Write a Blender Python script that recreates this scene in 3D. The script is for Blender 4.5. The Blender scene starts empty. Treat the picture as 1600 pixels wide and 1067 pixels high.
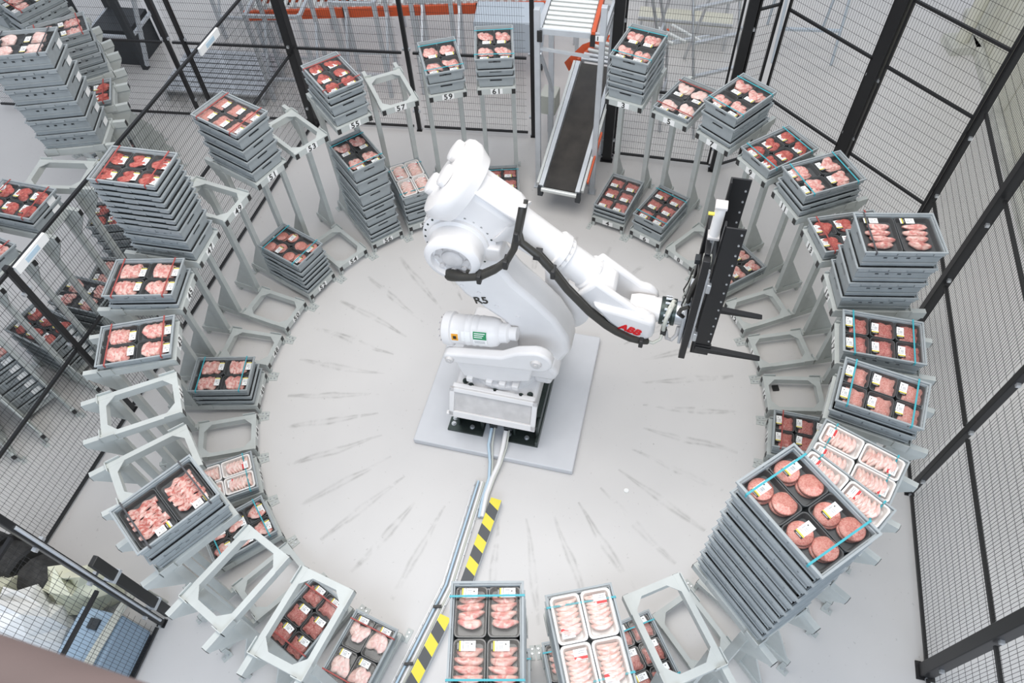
import bpy, math, random
from mathutils import Matrix, Vector
random.seed(7)
S = bpy.context.scene
COL = S.collection
R = math.radians
# ------------------------------------------------------------------ camera
CF = 1162.875; PITCH = 0.9562; ROLL = -0.0614; CAMLOC = Vector((0.0525, -3.9046, 6.4431))
Fv = Vector((0, math.cos(PITCH), -math.sin(PITCH)))
Rt = Vector((1, 0, 0)); Up = Rt.cross(Fv)
cr_, sr_ = math.cos(ROLL), math.sin(ROLL)
CX = cr_ * Rt + sr_ * Up; CY = -sr_ * Rt + cr_ * Up
cam = bpy.data.cameras.new('camera'); camo = bpy.data.objects.new('camera', cam); COL.objects.link(camo)
m = Matrix.Identity(4)
for i in range(3):
    m[i][0] = CX[i]; m[i][1] = CY[i]; m[i][2] = -Fv[i]; m[i][3] = CAMLOC[i]
camo.matrix_world = m
cam.sensor_width = 36.0; cam.lens = CF / 1600 * 36.0; cam.clip_start = 0.05; cam.clip_end = 200
cam.dof.use_dof = True; cam.dof.focus_distance = 6.4; cam.dof.aperture_fstop = 5.6
S.camera = camo
def proj(p):                                  # where a point falls in the frame (used for the wording of labels only)
    d = Vector(p) - CAMLOC; z = d.dot(Fv)
    return 800 + CF * d.dot(CX) / z, 533.5 - CF * d.dot(CY) / z
# ------------------------------------------------------------------ light, exposure
W = bpy.data.worlds.new('World'); S.world = W; W.use_nodes = True
bg = W.node_tree.nodes['Background']; bg.inputs[0].default_value = (0.82, 0.885, 1.0, 1); bg.inputs[1].default_value = 0.74
S.view_settings.view_transform = 'Standard'; S.view_settings.look = 'None'
S.view_settings.exposure = 0.0; S.view_settings.gamma = 1.0; S.view_settings.use_curve_mapping = False
def area(name, loc, sx, sy, power, color, rot=(0, 0, 0)):
    l = bpy.data.lights.new(name, 'AREA'); l.shape = 'RECTANGLE'; l.size = sx; l.size_y = sy
    l.energy = power; l.color = color
    o = bpy.data.objects.new(name, l); COL.objects.link(o); o.location = loc; o.rotation_euler = rot
    return o
WARM = (1.0, 0.955, 0.905)
area('hall_lamp', (-0.5, -0.2, 8.0), 6.0, 4.5, 430, WARM, (0, 0, R(-16)))
area('hall_lamp', (3.2, 3.5, 9.5), 3.2, 1.4, 70, WARM, (0, 0, R(-16)))
area('hall_lamp', (1.5, 8.5, 9.5), 3.5, 1.2, 90, WARM, (0, 0, R(-16)))
area('cool_fill_light', (0.0, -9.5, 6.5), 9.0, 3.0, 500, (0.74, 0.85, 1.0), (R(62), 0, 0))  # bluish fill added behind the camera to brighten camera-facing sides, no actual window

# ------------------------------------------------------------------ materials
MAT = {}
def nodes(name):
    mt = bpy.data.materials.new(name); mt.use_nodes = True
    nt = mt.node_tree; return mt, nt, nt.nodes['Principled BSDF']
def mat(name, col, rough=0.5, metal=0.0, var=0.0, scale=8.0, bump=0.0, spec=None):
    mt, nt, b = nodes(name)
    b.inputs['Base Color'].default_value = (*col, 1); b.inputs['Roughness'].default_value = rough; b.inputs['Metallic'].default_value = metal
    if spec is not None: b.inputs['Specular IOR Level'].default_value = spec
    if var or bump:
        tc = nt.nodes.new('ShaderNodeTexCoord'); n = nt.nodes.new('ShaderNodeTexNoise'); n.inputs['Scale'].default_value = scale; n.inputs['Detail'].default_value = 5
        nt.links.new(tc.outputs['Object'], n.inputs['Vector'])
        if var:
            r = nt.nodes.new('ShaderNodeValToRGB'); r.color_ramp.elements[0].position = 0.3; r.color_ramp.elements[1].position = 0.7
            r.color_ramp.elements[0].color = (*[c * (1 - var) for c in col], 1); r.color_ramp.elements[1].color = (*[min(1, c * (1 + var)) for c in col], 1)
            nt.links.new(n.outputs[0], r.inputs[0]); nt.links.new(r.outputs[0], b.inputs['Base Color'])
        if bump:
            bp = nt.nodes.new('ShaderNodeBump'); bp.inputs['Strength'].default_value = bump; bp.inputs['Distance'].default_value = 0.01
            nt.links.new(n.outputs[0], bp.inputs['Height']); nt.links.new(bp.outputs[0], b.inputs['Normal'])
    MAT[name] = mt; return mt
mat('crate_grey', (0.33, 0.36, 0.368), 0.5, 0, 0.08, 14)
mat('stand_paint', (0.485, 0.51, 0.49), 0.42, 0, 0.05, 9)
mat('black_steel', (0.012, 0.012, 0.013), 0.4)
mat('black_plastic', (0.02, 0.02, 0.02), 0.45)
mat('dark_steel', (0.05, 0.065, 0.06), 0.35, 0.6, 0.3, 6)
mat('steel', (0.62, 0.64, 0.66), 0.35, 0.75, 0.08, 10)
mat('aluminium', (0.60, 0.63, 0.66), 0.4, 0.45, 0.06, 8)
mat('robot_white', (0.80, 0.785, 0.775), 0.32, 0, 0.03, 4, 0.02)
mat('robot_grey', (0.62, 0.60, 0.585), 0.42, 0, 0.10, 9)
mat('rubber', (0.035, 0.033, 0.028), 0.45)
mat('hose_grey', (0.55, 0.56, 0.50), 0.5)
mat('hose_blue', (0.48, 0.62, 0.72), 0.45)
mat('tray_black', (0.088, 0.092, 0.093), 0.3)
mat('tray_white', (0.84, 0.82, 0.80), 0.4)
mat('label_white', (0.86, 0.86, 0.84), 0.5)
mat('label_grey', (0.35, 0.35, 0.36), 0.5)
mat('label_black', (0.025, 0.022, 0.015), 0.4)
mat('label_yellow', (0.75, 0.62, 0.08), 0.5)
mat('label_red', (0.62, 0.05, 0.05), 0.5)
mat('label_green', (0.02, 0.25, 0.10), 0.5)
mat('label_orange', (0.80, 0.36, 0.03), 0.5)
mat('logo_red', (0.75, 0.015, 0.02), 0.5)
mat('strap_teal', (0.05, 0.36, 0.42), 0.5)
mat('strap_red', (0.36, 0.07, 0.06), 0.55)
mat('strap_grey', (0.07, 0.07, 0.075), 0.5)
mat('orange_paint', (0.62, 0.10, 0.03), 0.45)
mat('hazard_yellow', (0.80, 0.68, 0.05), 0.5)
mat('hazard_dark', (0.07, 0.075, 0.08), 0.5)
mat('wall_cream', (0.62, 0.61, 0.52), 0.6, 0, 0.05, 2)
mat('slab_paint', (0.62, 0.63, 0.65), 0.35, 0, 0.05, 3)
mat('belt', (0.030, 0.026, 0.022), 0.32, 0, 0.5, 5)
mat('roller', (0.66, 0.68, 0.66), 0.3, 0.3)
mat('cabinet_blue', (0.30, 0.40, 0.50), 0.5)
mat('paper_white', (0.85, 0.85, 0.83), 0.7)
mat('bag_cream', (0.70, 0.70, 0.55), 0.7, 0, 0.1, 6, 0.3)
mat('net_dark', (0.035, 0.035, 0.035), 0.7, 0, 0.5, 20)
mat('rail_brown', (0.13, 0.095, 0.09), 0.7, 0, 0.15, 6)
mat('kerb', (0.55, 0.55, 0.50), 0.6, 0, 0.15, 4)
mat('pale_plate', (0.50, 0.56, 0.62), 0.4)
mat('machine_dark', (0.03, 0.035, 0.04), 0.5)

def meat(name, lean, fat, amount, scale, detail=4):
    mt, nt, b = nodes(name); b.inputs['Roughness'].default_value = 0.35
    tc = nt.nodes.new('ShaderNodeTexCoord'); oi = nt.nodes.new('ShaderNodeObjectInfo')
    ad = nt.nodes.new('ShaderNodeVectorMath'); ad.operation = 'ADD'
    nt.links.new(tc.outputs['Object'], ad.inputs[0]); 
    sc = nt.nodes.new('ShaderNodeMath'); sc.operation = 'MULTIPLY'; sc.inputs[1].default_value = 7.0
    nt.links.new(oi.outputs['Random'], sc.inputs[0]); nt.links.new(sc.outputs[0], ad.inputs[1])
    n = nt.nodes.new('ShaderNodeTexNoise'); n.inputs['Scale'].default_value = scale; n.inputs['Detail'].default_value = detail; n.inputs['Distortion'].default_value = 1.0
    nt.links.new(ad.outputs[0], n.inputs['Vector'])
    r = nt.nodes.new('ShaderNodeValToRGB'); e = r.color_ramp.elements
    e[0].position = 0.40; e[0].color = (*lean, 1); e[1].position = 0.40 + 0.5 * (1 - amount); e[1].color = (*fat, 1)
    nt.links.new(n.outputs[0], r.inputs[0]); nt.links.new(r.outputs[0], b.inputs['Base Color'])
    MAT[name] = mt
meat('meat_pork', (0.60, 0.235, 0.205), (0.74, 0.50, 0.44), 0.62, 26)
meat('meat_beef', (0.40, 0.075, 0.062), (0.56, 0.19, 0.15), 0.45, 30)
meat('meat_mince', (0.42, 0.085, 0.08), (0.62, 0.30, 0.26), 0.70, 130, 3)
meat('meat_pale_mince', (0.58, 0.215, 0.175), (0.72, 0.42, 0.37), 0.70, 130, 3)
meat('meat_burger', (0.56, 0.185, 0.155), (0.68, 0.36, 0.30), 0.66, 140, 3)
meat('meat_pale', (0.78, 0.50, 0.45), (0.83, 0.66, 0.60), 0.6, 22)
meat('meat_bacon', (0.55, 0.17, 0.14), (0.76, 0.52, 0.47), 0.72, 34)

def film_mat():
    mt, nt, b = nodes('film'); nt.nodes.remove(b)
    out = nt.nodes['Material Output']; t = nt.nodes.new('ShaderNodeBsdfTransparent'); g = nt.nodes.new('ShaderNodeBsdfGlossy'); g.inputs['Roughness'].default_value = 0.12
    mx = nt.nodes.new('ShaderNodeMixShader'); fr = nt.nodes.new('ShaderNodeFresnel'); fr.inputs[0].default_value = 1.42
    nt.links.new(fr.outputs[0], mx.inputs[0]); nt.links.new(t.outputs[0], mx.inputs[1]); nt.links.new(g.outputs[0], mx.inputs[2]); nt.links.new(mx.outputs[0], out.inputs[0])
    MAT['film'] = mt
film_mat()

LEFT0 = 1.5508; RIGHT0 = 1.0477; STEP = 0.19130
def az_of(k):
    o = k if k % 2 else k - 1
    return LEFT0 + (61 - o) / 2 * STEP if o > 32 else RIGHT0 - (o - 3) / 2 * STEP

def floor_mat():
    mt, nt, b = nodes('floor_epoxy'); L = nt.links.new
    def math_(op, a=None, c=None, v0=0.0, v1=0.0):
        n = nt.nodes.new('ShaderNodeMath'); n.operation = op; n.inputs[0].default_value = v0; n.inputs[1].default_value = v1
        if a is not None: L(a, n.inputs[0])
        if c is not None: L(c, n.inputs[1])
        return n.outputs[0]
    tc = nt.nodes.new('ShaderNodeTexCoord'); sp = nt.nodes.new('ShaderNodeSeparateXYZ'); L(tc.outputs['Object'], sp.inputs[0])
    def noise(scale, det=5, dist=0.0):
        n = nt.nodes.new('ShaderNodeTexNoise'); n.inputs['Scale'].default_value = scale; n.inputs['Detail'].default_value = det; n.inputs['Distortion'].default_value = dist
        L(tc.outputs['Object'], n.inputs['Vector']); return n.outputs[0]
    x, y = sp.outputs[0], sp.outputs[1]
    r = math_('SQRT', math_('ADD', math_('MULTIPLY', x, x), math_('MULTIPLY', y, y)))
    th = math_('ARCTAN2', y, x)
    wob = math_('MULTIPLY', math_('SUBTRACT', noise(1.7), v1=0.5), v1=0.05)
    fr = math_('FRACT', math_('ADD', math_('DIVIDE', math_('SUBTRACT', math_('ADD', th, wob), v1=LEFT0), v1=STEP), v1=20.5))
    d = math_('ABSOLUTE', math_('SUBTRACT', fr, v1=0.5))                 # 0 on the stand's own axis
    mid = math_('ABSOLUTE', math_('SUBTRACT', r, v1=1.80))               # scuffs run from 1.4 m to 2.2 m
    half = math_('MULTIPLY', math_('SUBTRACT', math_('MULTIPLY', mid, v1=-1.0), v1=-0.46), v1=0.17)   # lens shape
    e1 = math_('ABSOLUTE', math_('SUBTRACT', d, half))
    line = math_('MAXIMUM', math_('SUBTRACT', math_('MULTIPLY', e1, v1=-17.0), v1=-1.0), math_('MULTIPLY', math_('LESS_THAN', d, half), v1=0.22))
    inside = math_('GREATER_THAN', math_('MULTIPLY', mid, v1=-1.0), v1=-0.47)
    patchy = math_('MAXIMUM', math_('MULTIPLY', math_('SUBTRACT', noise(5.0, 6, 1.0), v1=0.40), v1=3.2), v1=0.0)
    scuff = math_('MINIMUM', math_('MULTIPLY', math_('MULTIPLY', line, inside), patchy), v1=1.0)
    big = noise(0.7, 6); fine = noise(30, 6)
    rp = nt.nodes.new('ShaderNodeValToRGB'); rp.color_ramp.elements[0].position = 0.3; rp.color_ramp.elements[1].position = 0.72
    rp.color_ramp.elements[0].color = (0.585, 0.57, 0.555, 1); rp.color_ramp.elements[1].color = (0.65, 0.632, 0.612, 1)
    L(big, rp.inputs[0])
    speck = nt.nodes.new('ShaderNodeTexVoronoi'); speck.inputs['Scale'].default_value = 3.2; L(tc.outputs['Object'], speck.inputs['Vector'])
    dot = math_('MULTIPLY', math_('LESS_THAN', speck.outputs['Distance'], v1=0.022), v1=0.5)
    m1 = nt.nodes.new('ShaderNodeMix'); m1.data_type = 'RGBA'; L(math_('MULTIPLY', scuff, v1=0.55), m1.inputs[0]); L(rp.outputs[0], m1.inputs[6]); m1.inputs[7].default_value = (0.20, 0.195, 0.18, 1)
    m2 = nt.nodes.new('ShaderNodeMix'); m2.data_type = 'RGBA'; L(math_('MAXIMUM', dot, math_('MULTIPLY', math_('GREATER_THAN', fine, v1=0.69), v1=0.25)), m2.inputs[0]); L(m1.outputs[2], m2.inputs[6]); m2.inputs[7].default_value = (0.25, 0.24, 0.23, 1)
    L(m2.outputs[2], b.inputs['Base Color'])
    rr = nt.nodes.new('ShaderNodeMapRange'); rr.inputs[3].default_value = 0.30; rr.inputs[4].default_value = 0.46; L(big, rr.inputs[0]); L(rr.outputs[0], b.inputs['Roughness'])
    bp = nt.nodes.new('ShaderNodeBump'); bp.inputs['Strength'].default_value = 0.05; bp.inputs['Distance'].default_value = 0.004; L(fine, bp.inputs['Height']); L(bp.outputs[0], b.inputs['Normal'])
    MAT['floor'] = mt
floor_mat()

# ------------------------------------------------------------------ mesh building
class MB:
    def __init__(s): s.v = []; s.f = []; s.m = []
    def add(s, vs, fs, mi=0, mtx=None):
        n = len(s.v)
        for p in vs:
            p = Vector(p)
            if mtx is not None: p = mtx @ p
            s.v.append(tuple(p))
        for f in fs: s.f.append(tuple(i + n for i in f)); s.m.append(mi)
        return s
    def box(s, c, d, mi=0, mtx=None):
        x, y, z = c; a, b, h = d[0] / 2, d[1] / 2, d[2] / 2
        vs = [(x + i * a, y + j * b, z + k * h) for k in (-1, 1) for j in (-1, 1) for i in (-1, 1)]
        return s.add(vs, [(0, 2, 3, 1), (4, 5, 7, 6), (0, 1, 5, 4), (2, 6, 7, 3), (0, 4, 6, 2), (1, 3, 7, 5)], mi, mtx)
    def b2(s, lo, hi, mi=0, mtx=None):
        return s.box([(a + b) / 2 for a, b in zip(lo, hi)], [abs(b - a) for a, b in zip(lo, hi)], mi, mtx)
    def bar(s, p, q, w, h=None, mi=0, up=(0, 0, 1)):
        p, q = Vector(p), Vector(q); d = q - p; L = d.length; d.normalize(); u = Vector(up)
        if abs(d.dot(u)) > 0.98: u = Vector((1, 0, 0))
        a = d.cross(u).normalized(); u = a.cross(d); h = h or w
        vs = [p + a * i * w / 2 + u * j * h / 2 + d * k * L for k in (0, 1) for j in (-1, 1) for i in (-1, 1)]
        return s.add(vs, [(0, 1, 3, 2), (4, 6, 7, 5), (0, 4, 5, 1), (2, 3, 7, 6), (0, 2, 6, 4), (1, 5, 7, 3)], mi)
    def lathe(s, prof, n=24, mi=0, mtx=None, cap=True):   # prof: (radius, height) along local z
        vs = []; fs = []
        for r, z in prof:
            for i in range(n):
                a = 2 * math.pi * i / n; vs.append((r * math.cos(a), r * math.sin(a), z))
        for k in range(len(prof) - 1):
            for i in range(n):
                j = (i + 1) % n; fs.append((k * n + i, k * n + j, (k + 1) * n + j, (k + 1) * n + i))
        if cap:
            fs.append(tuple(reversed(range(n)))); fs.append(tuple((len(prof) - 1) * n + i for i in range(n)))
        return s.add(vs, fs, mi, mtx)
    def cyl(s, p, q, r, r2=None, n=16, mi=0):
        p, q = Vector(p), Vector(q); d = q - p
        mt = Matrix.Translation(p) @ d.to_track_quat('Z', 'Y').to_matrix().to_4x4()
        return s.lathe([(r, 0), (r if r2 is None else r2, d.length)], n, mi, mt)
    def prism(s, poly, y0, y1, mi=0, mtx=None):           # poly in (x, z), extruded along y
        n = len(poly); vs = [(x, y0, z) for x, z in poly] + [(x, y1, z) for x, z in poly]
        fs = [tuple(range(n)), tuple(reversed(range(n, 2 * n)))] + [(i, i + n, (i + 1) % n + n, (i + 1) % n) for i in range(n)]
        return s.add(vs, fs, mi, mtx)
    def tube(s, pts, r, n=8, mi=0, flat=1.0):
        pts = [Vector(p) for p in pts]; vs = []; fs = []; prev = None
        for i, p in enumerate(pts):
            d = (pts[min(i + 1, len(pts) - 1)] - pts[max(i - 1, 0)]).normalized()
            u = prev if prev is not None else (Vector((0, 0, 1)) if abs(d.z) < 0.9 else Vector((1, 0, 0)))
            a = d.cross(u).normalized(); u = a.cross(d).normalized(); prev = u
            rr = r[i] if isinstance(r, (list, tuple)) else r
            for k in range(n):
                t = 2 * math.pi * k / n; vs.append(p + a * math.cos(t) * rr + u * math.sin(t) * rr * flat)
        for i in range(len(pts) - 1):
            for k in range(n):
                j = (k + 1) % n; fs.append((i * n + k, i * n + j, (i + 1) * n + j, (i + 1) * n + k))
        fs.append(tuple(reversed(range(n)))); fs.append(tuple((len(pts) - 1) * n + k for k in range(n)))
        return s.add(vs, fs, mi)
    def mesh(s, name, mats, smooth=None):
        me = bpy.data.meshes.new(name); me.from_pydata(s.v, [], s.f)
        if isinstance(mats, str): mats = [mats]
        for k in mats: me.materials.append(MAT[k])
        me.polygons.foreach_set('material_index', s.m)
        if smooth is not None:
            me.polygons.foreach_set('use_smooth', [True] * len(s.f)); me.set_sharp_from_angle(angle=R(smooth))
        me.update(); return me
def link(name, me, parent=None, loc=(0, 0, 0), rot=(0, 0, 0), label=None, kind=None):
    o = bpy.data.objects.new(name, me); COL.objects.link(o)
    o.location = loc; o.rotation_euler = rot
    if parent is not None: o.parent = parent
    if label: o['label'] = label
    if kind: o['kind'] = kind
    return o
def thing(name, label, cat, loc=(0, 0, 0), rz=0.0, group=None, me=None):
    o = bpy.data.objects.new(name, me); COL.objects.link(o); o.location = loc; o.rotation_euler = (0, 0, rz)
    o['label'] = label; o['category'] = cat
    if group: o['group'] = group
    if me is None: o.empty_display_size = 0.1
    return o
def bevel(o, w=0.01, seg=2, ang=35):
    md = o.modifiers.new('bevel', 'BEVEL'); md.width = w; md.segments = seg; md.limit_method = 'ANGLE'; md.angle_limit = R(ang); return o
TXT = {}
def text_mesh(s, size, off, matname, shear=0.0):
    key = (s, size, off, matname)
    if key not in TXT:
        cu = bpy.data.curves.new('t', 'FONT'); cu.body = s; cu.size = size; cu.offset = off; cu.extrude = 0.0008; cu.align_x = 'CENTER'; cu.align_y = 'CENTER'; cu.shear = shear; cu.space_character = 1.18 if matname == 'black_plastic' else 1.0
        ob = bpy.data.objects.new('t', cu); COL.objects.link(ob)
        dg = bpy.context.evaluated_depsgraph_get(); me = bpy.data.meshes.new_from_object(ob.evaluated_get(dg))
        bpy.data.objects.remove(ob); bpy.data.curves.remove(cu)
        me.materials.clear(); me.materials.append(MAT[matname]); me.name = 'numeral'; TXT[key] = me
    return TXT[key]
def basis(X, Y, loc):
    X = Vector(X).normalized(); Y = Vector(Y).normalized(); Z = X.cross(Y).normalized(); Y = Z.cross(X)
    mt = Matrix.Identity(4)
    for i in range(3): mt[i][0] = X[i]; mt[i][1] = Y[i]; mt[i][2] = Z[i]; mt[i][3] = loc[i]
    return mt
def word(n):
    u = ['zero','one','two','three','four','five','six','seven','eight','nine','ten','eleven','twelve','thirteen','fourteen','fifteen','sixteen','seventeen','eighteen','nineteen']
    if n < 20: return u[n]
    return {2:'twenty',3:'thirty',4:'forty',5:'fifty',6:'sixty'}[n // 10] + ('-' + u[n % 10] if n % 10 else '')
def ordinal(i): return ['first', 'second', 'third', 'fourth', 'fifth', 'sixth', 'seventh', 'eighth', 'ninth', 'tenth', 'eleventh', 'twelfth'][i - 1]

# ------------------------------------------------------------------ setting: floor, wall
fl = MB(); N = 40
fl.add([(-26, -14, 0), (20, -14, 0), (20, 24, 0), (-26, 24, 0)], [(0, 1, 2, 3)])
o = link('floor', fl.mesh('floor', 'floor'), kind='structure')
wl = MB(); wa, wb = Vector((7.05, 5.8, 0)), Vector((6.1, 2.0, 0)); wd = (wb - wa).normalized(); wn = Vector((-wd.y, wd.x, 0))
p0 = wa - wd * 0.2; p1 = wa + wd * 9
wl.add([p0, p1, p1 + Vector((0, 0, 5)), p0 + Vector((0, 0, 5)), p0 + wn * .2, p1 + wn * .2, p1 + wn * .2 + Vector((0, 0, 5)), p0 + wn * .2 + Vector((0, 0, 5))],
       [(0, 1, 2, 3), (4, 7, 6, 5), (0, 3, 7, 4), (1, 5, 6, 2), (3, 2, 6, 7)])
wall = link('wall_right', wl.mesh('wall', 'wall_cream'), kind='structure')
for i in range(7):                                   # wall panels with recessed joints
    a = p0 + wd * (0.05 + i * 1.2); b_ = a + wd * 1.17
    q = MB(); q.bar(a - wn * .012 + Vector((0, 0, 2.2)), b_ - wn * .012 + Vector((0, 0, 2.2)), 0.02, 4.1); link('wall_panel', q.mesh('panel', 'wall_cream'), wall)
q = MB(); q.bar(p0 - wn * .06 + Vector((0, 0, .06)), p1 - wn * .06 + Vector((0, 0, .06)), 0.12, 0.12); link('trim_1', q.mesh('kerb', 'kerb'), kind='structure')
t = thing('wall_pipe', 'cream vertical pipe with floor flange at the right wall', 'pipe', (6.62, 5.25, 0))
q = MB(); q.cyl((0, 0, 0), (0, 0, 4.5), .09, n=14); link('pipe', q.mesh('pipe', 'wall_cream', 40), t)
q = MB(); q.b2((-.2, -.18, 0), (.2, .18, .12)); link('flange', q.mesh('flange', 'kerb'), t)

# ------------------------------------------------------------------ crate stands
RC = 2.95                                       # the stand's own origin lies this far from its ring's centre
def stand_parts():
    P = []                                      # (name, mesh, loc)
    def put(name, mb, mt): P.append((name, mb.mesh(name, mt), (0, 0, 0)))
    for lo in (True, False):
        x0, x1, xr, z1 = (2.50, 3.40, 3.05, 0.138) if lo else (2.625, 3.34, 3.21, 1.700)
        z0 = z1 - 0.07
        for sy in (-1, 1):
            q = MB(); q.b2((x0 - RC, sy * .175 - .02, z0), (x1 - RC, sy * .175 + .02, z1)); put('side_rail', q, 'stand_paint')
            q = MB(); q.b2((x0 - RC - .004, sy * .175 - .0195, z0 + .002), (x0 - RC, sy * .175 + .0195, z1 - .012)); put('end_cap', q, 'black_plastic')
            q = MB(); q.b2((x1 - RC, sy * .175 - .019, z0 + .008), (x1 - RC + .004, sy * .175 + .019, z1 - .006)); put('end_cap', q, 'black_plastic')
            for fx in (0, 1):                   # gusset in each corner and the upstanding guide that centres the stack
                cx = (x0 + .045 - RC) if fx == 0 else (xr - .05 - RC); d = 1 if fx == 0 else -1
                q = MB(); pts = [(cx, sy * .158), (cx + d * .07, sy * .158), (cx, sy * (.158 - .07))]
                if d * sy < 0: pts.reverse()
                q.add([(a, b, z1 - .008) for a, b in pts] + [(a, b, z1 - .001) for a, b in pts], [(2, 1, 0), (3, 4, 5), (0, 1, 4, 3), (1, 2, 5, 4), (2, 0, 3, 5)])
                put('corner_gusset', q, 'stand_paint')
                q = MB(); gx = (x0 - RC - .002) if fx == 0 else (xr - RC + .004)
                if fx == 0: q.b2((gx + .01, sy * .203, z1 - .05), (gx + .13, sy * .197, z1 + .022))
                else:
                    q.b2((gx - .10, sy * .203, z1 - .05), (gx + .006, sy * .197, z1 + .022)); q.b2((gx, sy * .203, z1 - .05), (gx + .006, sy * .12, z1 + .022))
                put('corner_guide', q, 'stand_paint')
        q = MB(); q.b2((x0 - RC + .001, -.155, z0 + .002), (x0 + .045 - RC, .155, z1 - .001)); put('front_rail', q, 'stand_paint')
        q = MB(); q.b2((xr - .05 - RC, -.155, z0 + .002), (xr - RC, .155, z1 - .001)); put('rear_rail', q, 'stand_paint')
    for sy in (-1, 1):
        q = MB(); q.b2((3.09 - RC, sy * .175 - .024, .138), (3.15 - RC, sy * .175 + .024, 1.63)); put('post', q, 'stand_paint')
        q = MB(); q.prism([(3.15 - RC, .138), (3.37 - RC, .138), (3.37 - RC, .17), (3.15 - RC, .58)], sy * .175 - .006, sy * .175 + .006); put('lower_gusset', q, 'stand_paint')
        q = MB(); q.prism([(3.15 - RC, 1.63), (3.34 - RC, 1.63), (3.33 - RC, 1.60), (3.15 - RC, 1.33)], sy * .175 - .006, sy * .175 + .006); put('upper_gusset', q, 'stand_paint')
        for xa, xb in ((2.415, 2.53), (3.36, 3.445)):
            q = MB(); yb = sy * .21
            q.b2((xa - RC, yb - .025, 0), (xb - RC, yb + .025, .006)); q.b2((max(xa, 2.5) - RC, sy * .1965, 0), (min(xb, 3.4) - RC, sy * .204, .12)); put('floor_bracket', q, 'stand_paint')
            for bx in ((xa + .03), (xa + .065)):
                q = MB(); q.cyl((bx - RC, yb, .006), (bx - RC, yb, .014), .008, n=6); put('bolt', q, 'steel')
            q = MB(); q.b2((max(xa, 2.5) - RC, sy * .16, 0), (max(xa, 2.5) + .03 - RC, sy * .19, .07)); put('foot', q, 'stand_paint')
    return P
STAND = stand_parts()
PLATE = MB().b2((-.0015, -.062, -.030), (.0015, .062, .030)).mesh('number_plate', 'label_white')
def make_stand(cx, cy, az, label, nums=None, group='two-tier crate stands'):
    t = thing('crate_stand', label, 'stand', (cx + RC * math.cos(az), cy + RC * math.sin(az), 0), az, group)
    for n_, me, loc in STAND: link(n_, me, t)
    if nums:
        for s_, x, z in ((nums[0], 2.625, 1.667), (nums[1], 2.50, .104)):
            if not s_: continue
            p = link('number_plate', PLATE, t, (x - RC - .0015, 0, z))
            o = link('numeral', text_mesh(s_, .084, .0016, 'black_plastic'), p); o.matrix_local = basis((0, -1, 0), (0, 0, 1), (-.0022, 0, .0))
    return t

# ------------------------------------------------------------------ crates
CL, CW = .58, .395
def crate_parts(h):
    L, Wd = CL, CW; i = .013; th = .007
    P = []
    def put(n, q, mt): P.append((n, q.mesh(n, mt)))
    q = MB()
    q.b2((-L / 2 + i, -Wd / 2 + i, 0), (L / 2 - i, Wd / 2 - i, .006))
    zt = h - .012
    for sx in (-1, 1):                           # short ends with an open hand hole
        xa, xb = sx * (L / 2 - i), sx * (L / 2 - i - th); y0, y1 = -Wd / 2 + i, Wd / 2 - i
        if h > .08:
            z0, z1 = h * .56, h * .56 + .022
            q.b2((xa, y0, 0), (xb, y1, z0)); q.b2((xa, y0, z1), (xb, y1, zt)); q.b2((xa, y0, z0), (xb, -.062, z1)); q.b2((xa, .062, z0), (xb, y1, z1))
        else: q.b2((xa, y0, 0), (xb, y1, zt))
    for sy in (-1, 1):                           # long sides with four drain slots
        ya, yb = sy * (Wd / 2 - i), sy * (Wd / 2 - i - th); x0, x1 = -L / 2 + i + th, L / 2 - i - th
        if h > .08:
            z0, z1 = h * .50, h * .50 + .02
            q.b2((x0, ya, 0), (x1, yb, z0)); q.b2((x0, ya, z1), (x1, yb, zt)); e = x0
            for c in (-.12, -.045, .045, .12):
                q.b2((e, ya, z0), (c - .014, yb, z1)); e = c + .014
            q.b2((e, ya, z0), (x1, yb, z1))
        else: q.b2((x0, ya, 0), (x1, yb, zt))
    q.v = [(x * (1 - .055 * (1 - z / h)), y * (1 - .075 * (1 - z / h)), z) for x, y, z in q.v]
    put('crate_body', q, 'crate_grey')
    q = MB()
    for sx in (-1, 1): q.b2((sx * L / 2, -Wd / 2, h - .013), (sx * (L / 2 - .012), Wd / 2, h))
    for sy in (-1, 1): q.b2((-L / 2 + .012, sy * Wd / 2, h - .013), (L / 2 - .012, sy * (Wd / 2 - .012), h))
    put('rim', q, 'crate_grey')
    for sy in (-1, 1):                           # stepped interlocking lip under the rim, and ribs
        q = MB(); q.b2((-.275, sy * (Wd / 2 - .003), h - .013), (.275, sy * (Wd / 2 - .012), h - .019))
        for x0, x1, dz in ((-.275, -.20, .026), (-.19, -.06, .015), (-.05, .07, .025), (.08, .19, .015), (.20, .275, .026)):
            q.b2((x0, sy * (Wd / 2 - .002), h - .013), (x1, sy * (Wd / 2 - .012), h - .013 - dz))
        put('lip', q, 'crate_grey')
        if h > .11:
            for zz in (h * .28, h * .66):
                q = MB(); q.b2((-.27, sy * (Wd / 2 - .009), zz), (.27, sy * (Wd / 2 - .014), zz + .006)); put('rib', q, 'crate_grey')
    return P
CRATE = {}; PACK = {}
HT = dict(S=.065, K=.085, M=.130, L=.175)
for k_, h in HT.items():
    CRATE[k_] = crate_parts(h); q = MB()
    for i in (-1, 1):
        for j in (-1, 1): q.b2((i * .003, j * .003, .008), (i * .258, j * .168, h - .018))
    q.v = [(x * (1 - .055 * (1 - z / h)), y * (1 - .075 * (1 - z / h)), z) for x, y, z in q.v]
    q.b2((-.25, -.16, .008), (.25, .16, h - .03)); PACK[k_] = q.mesh('packed_trays', 'tray_black')
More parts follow.
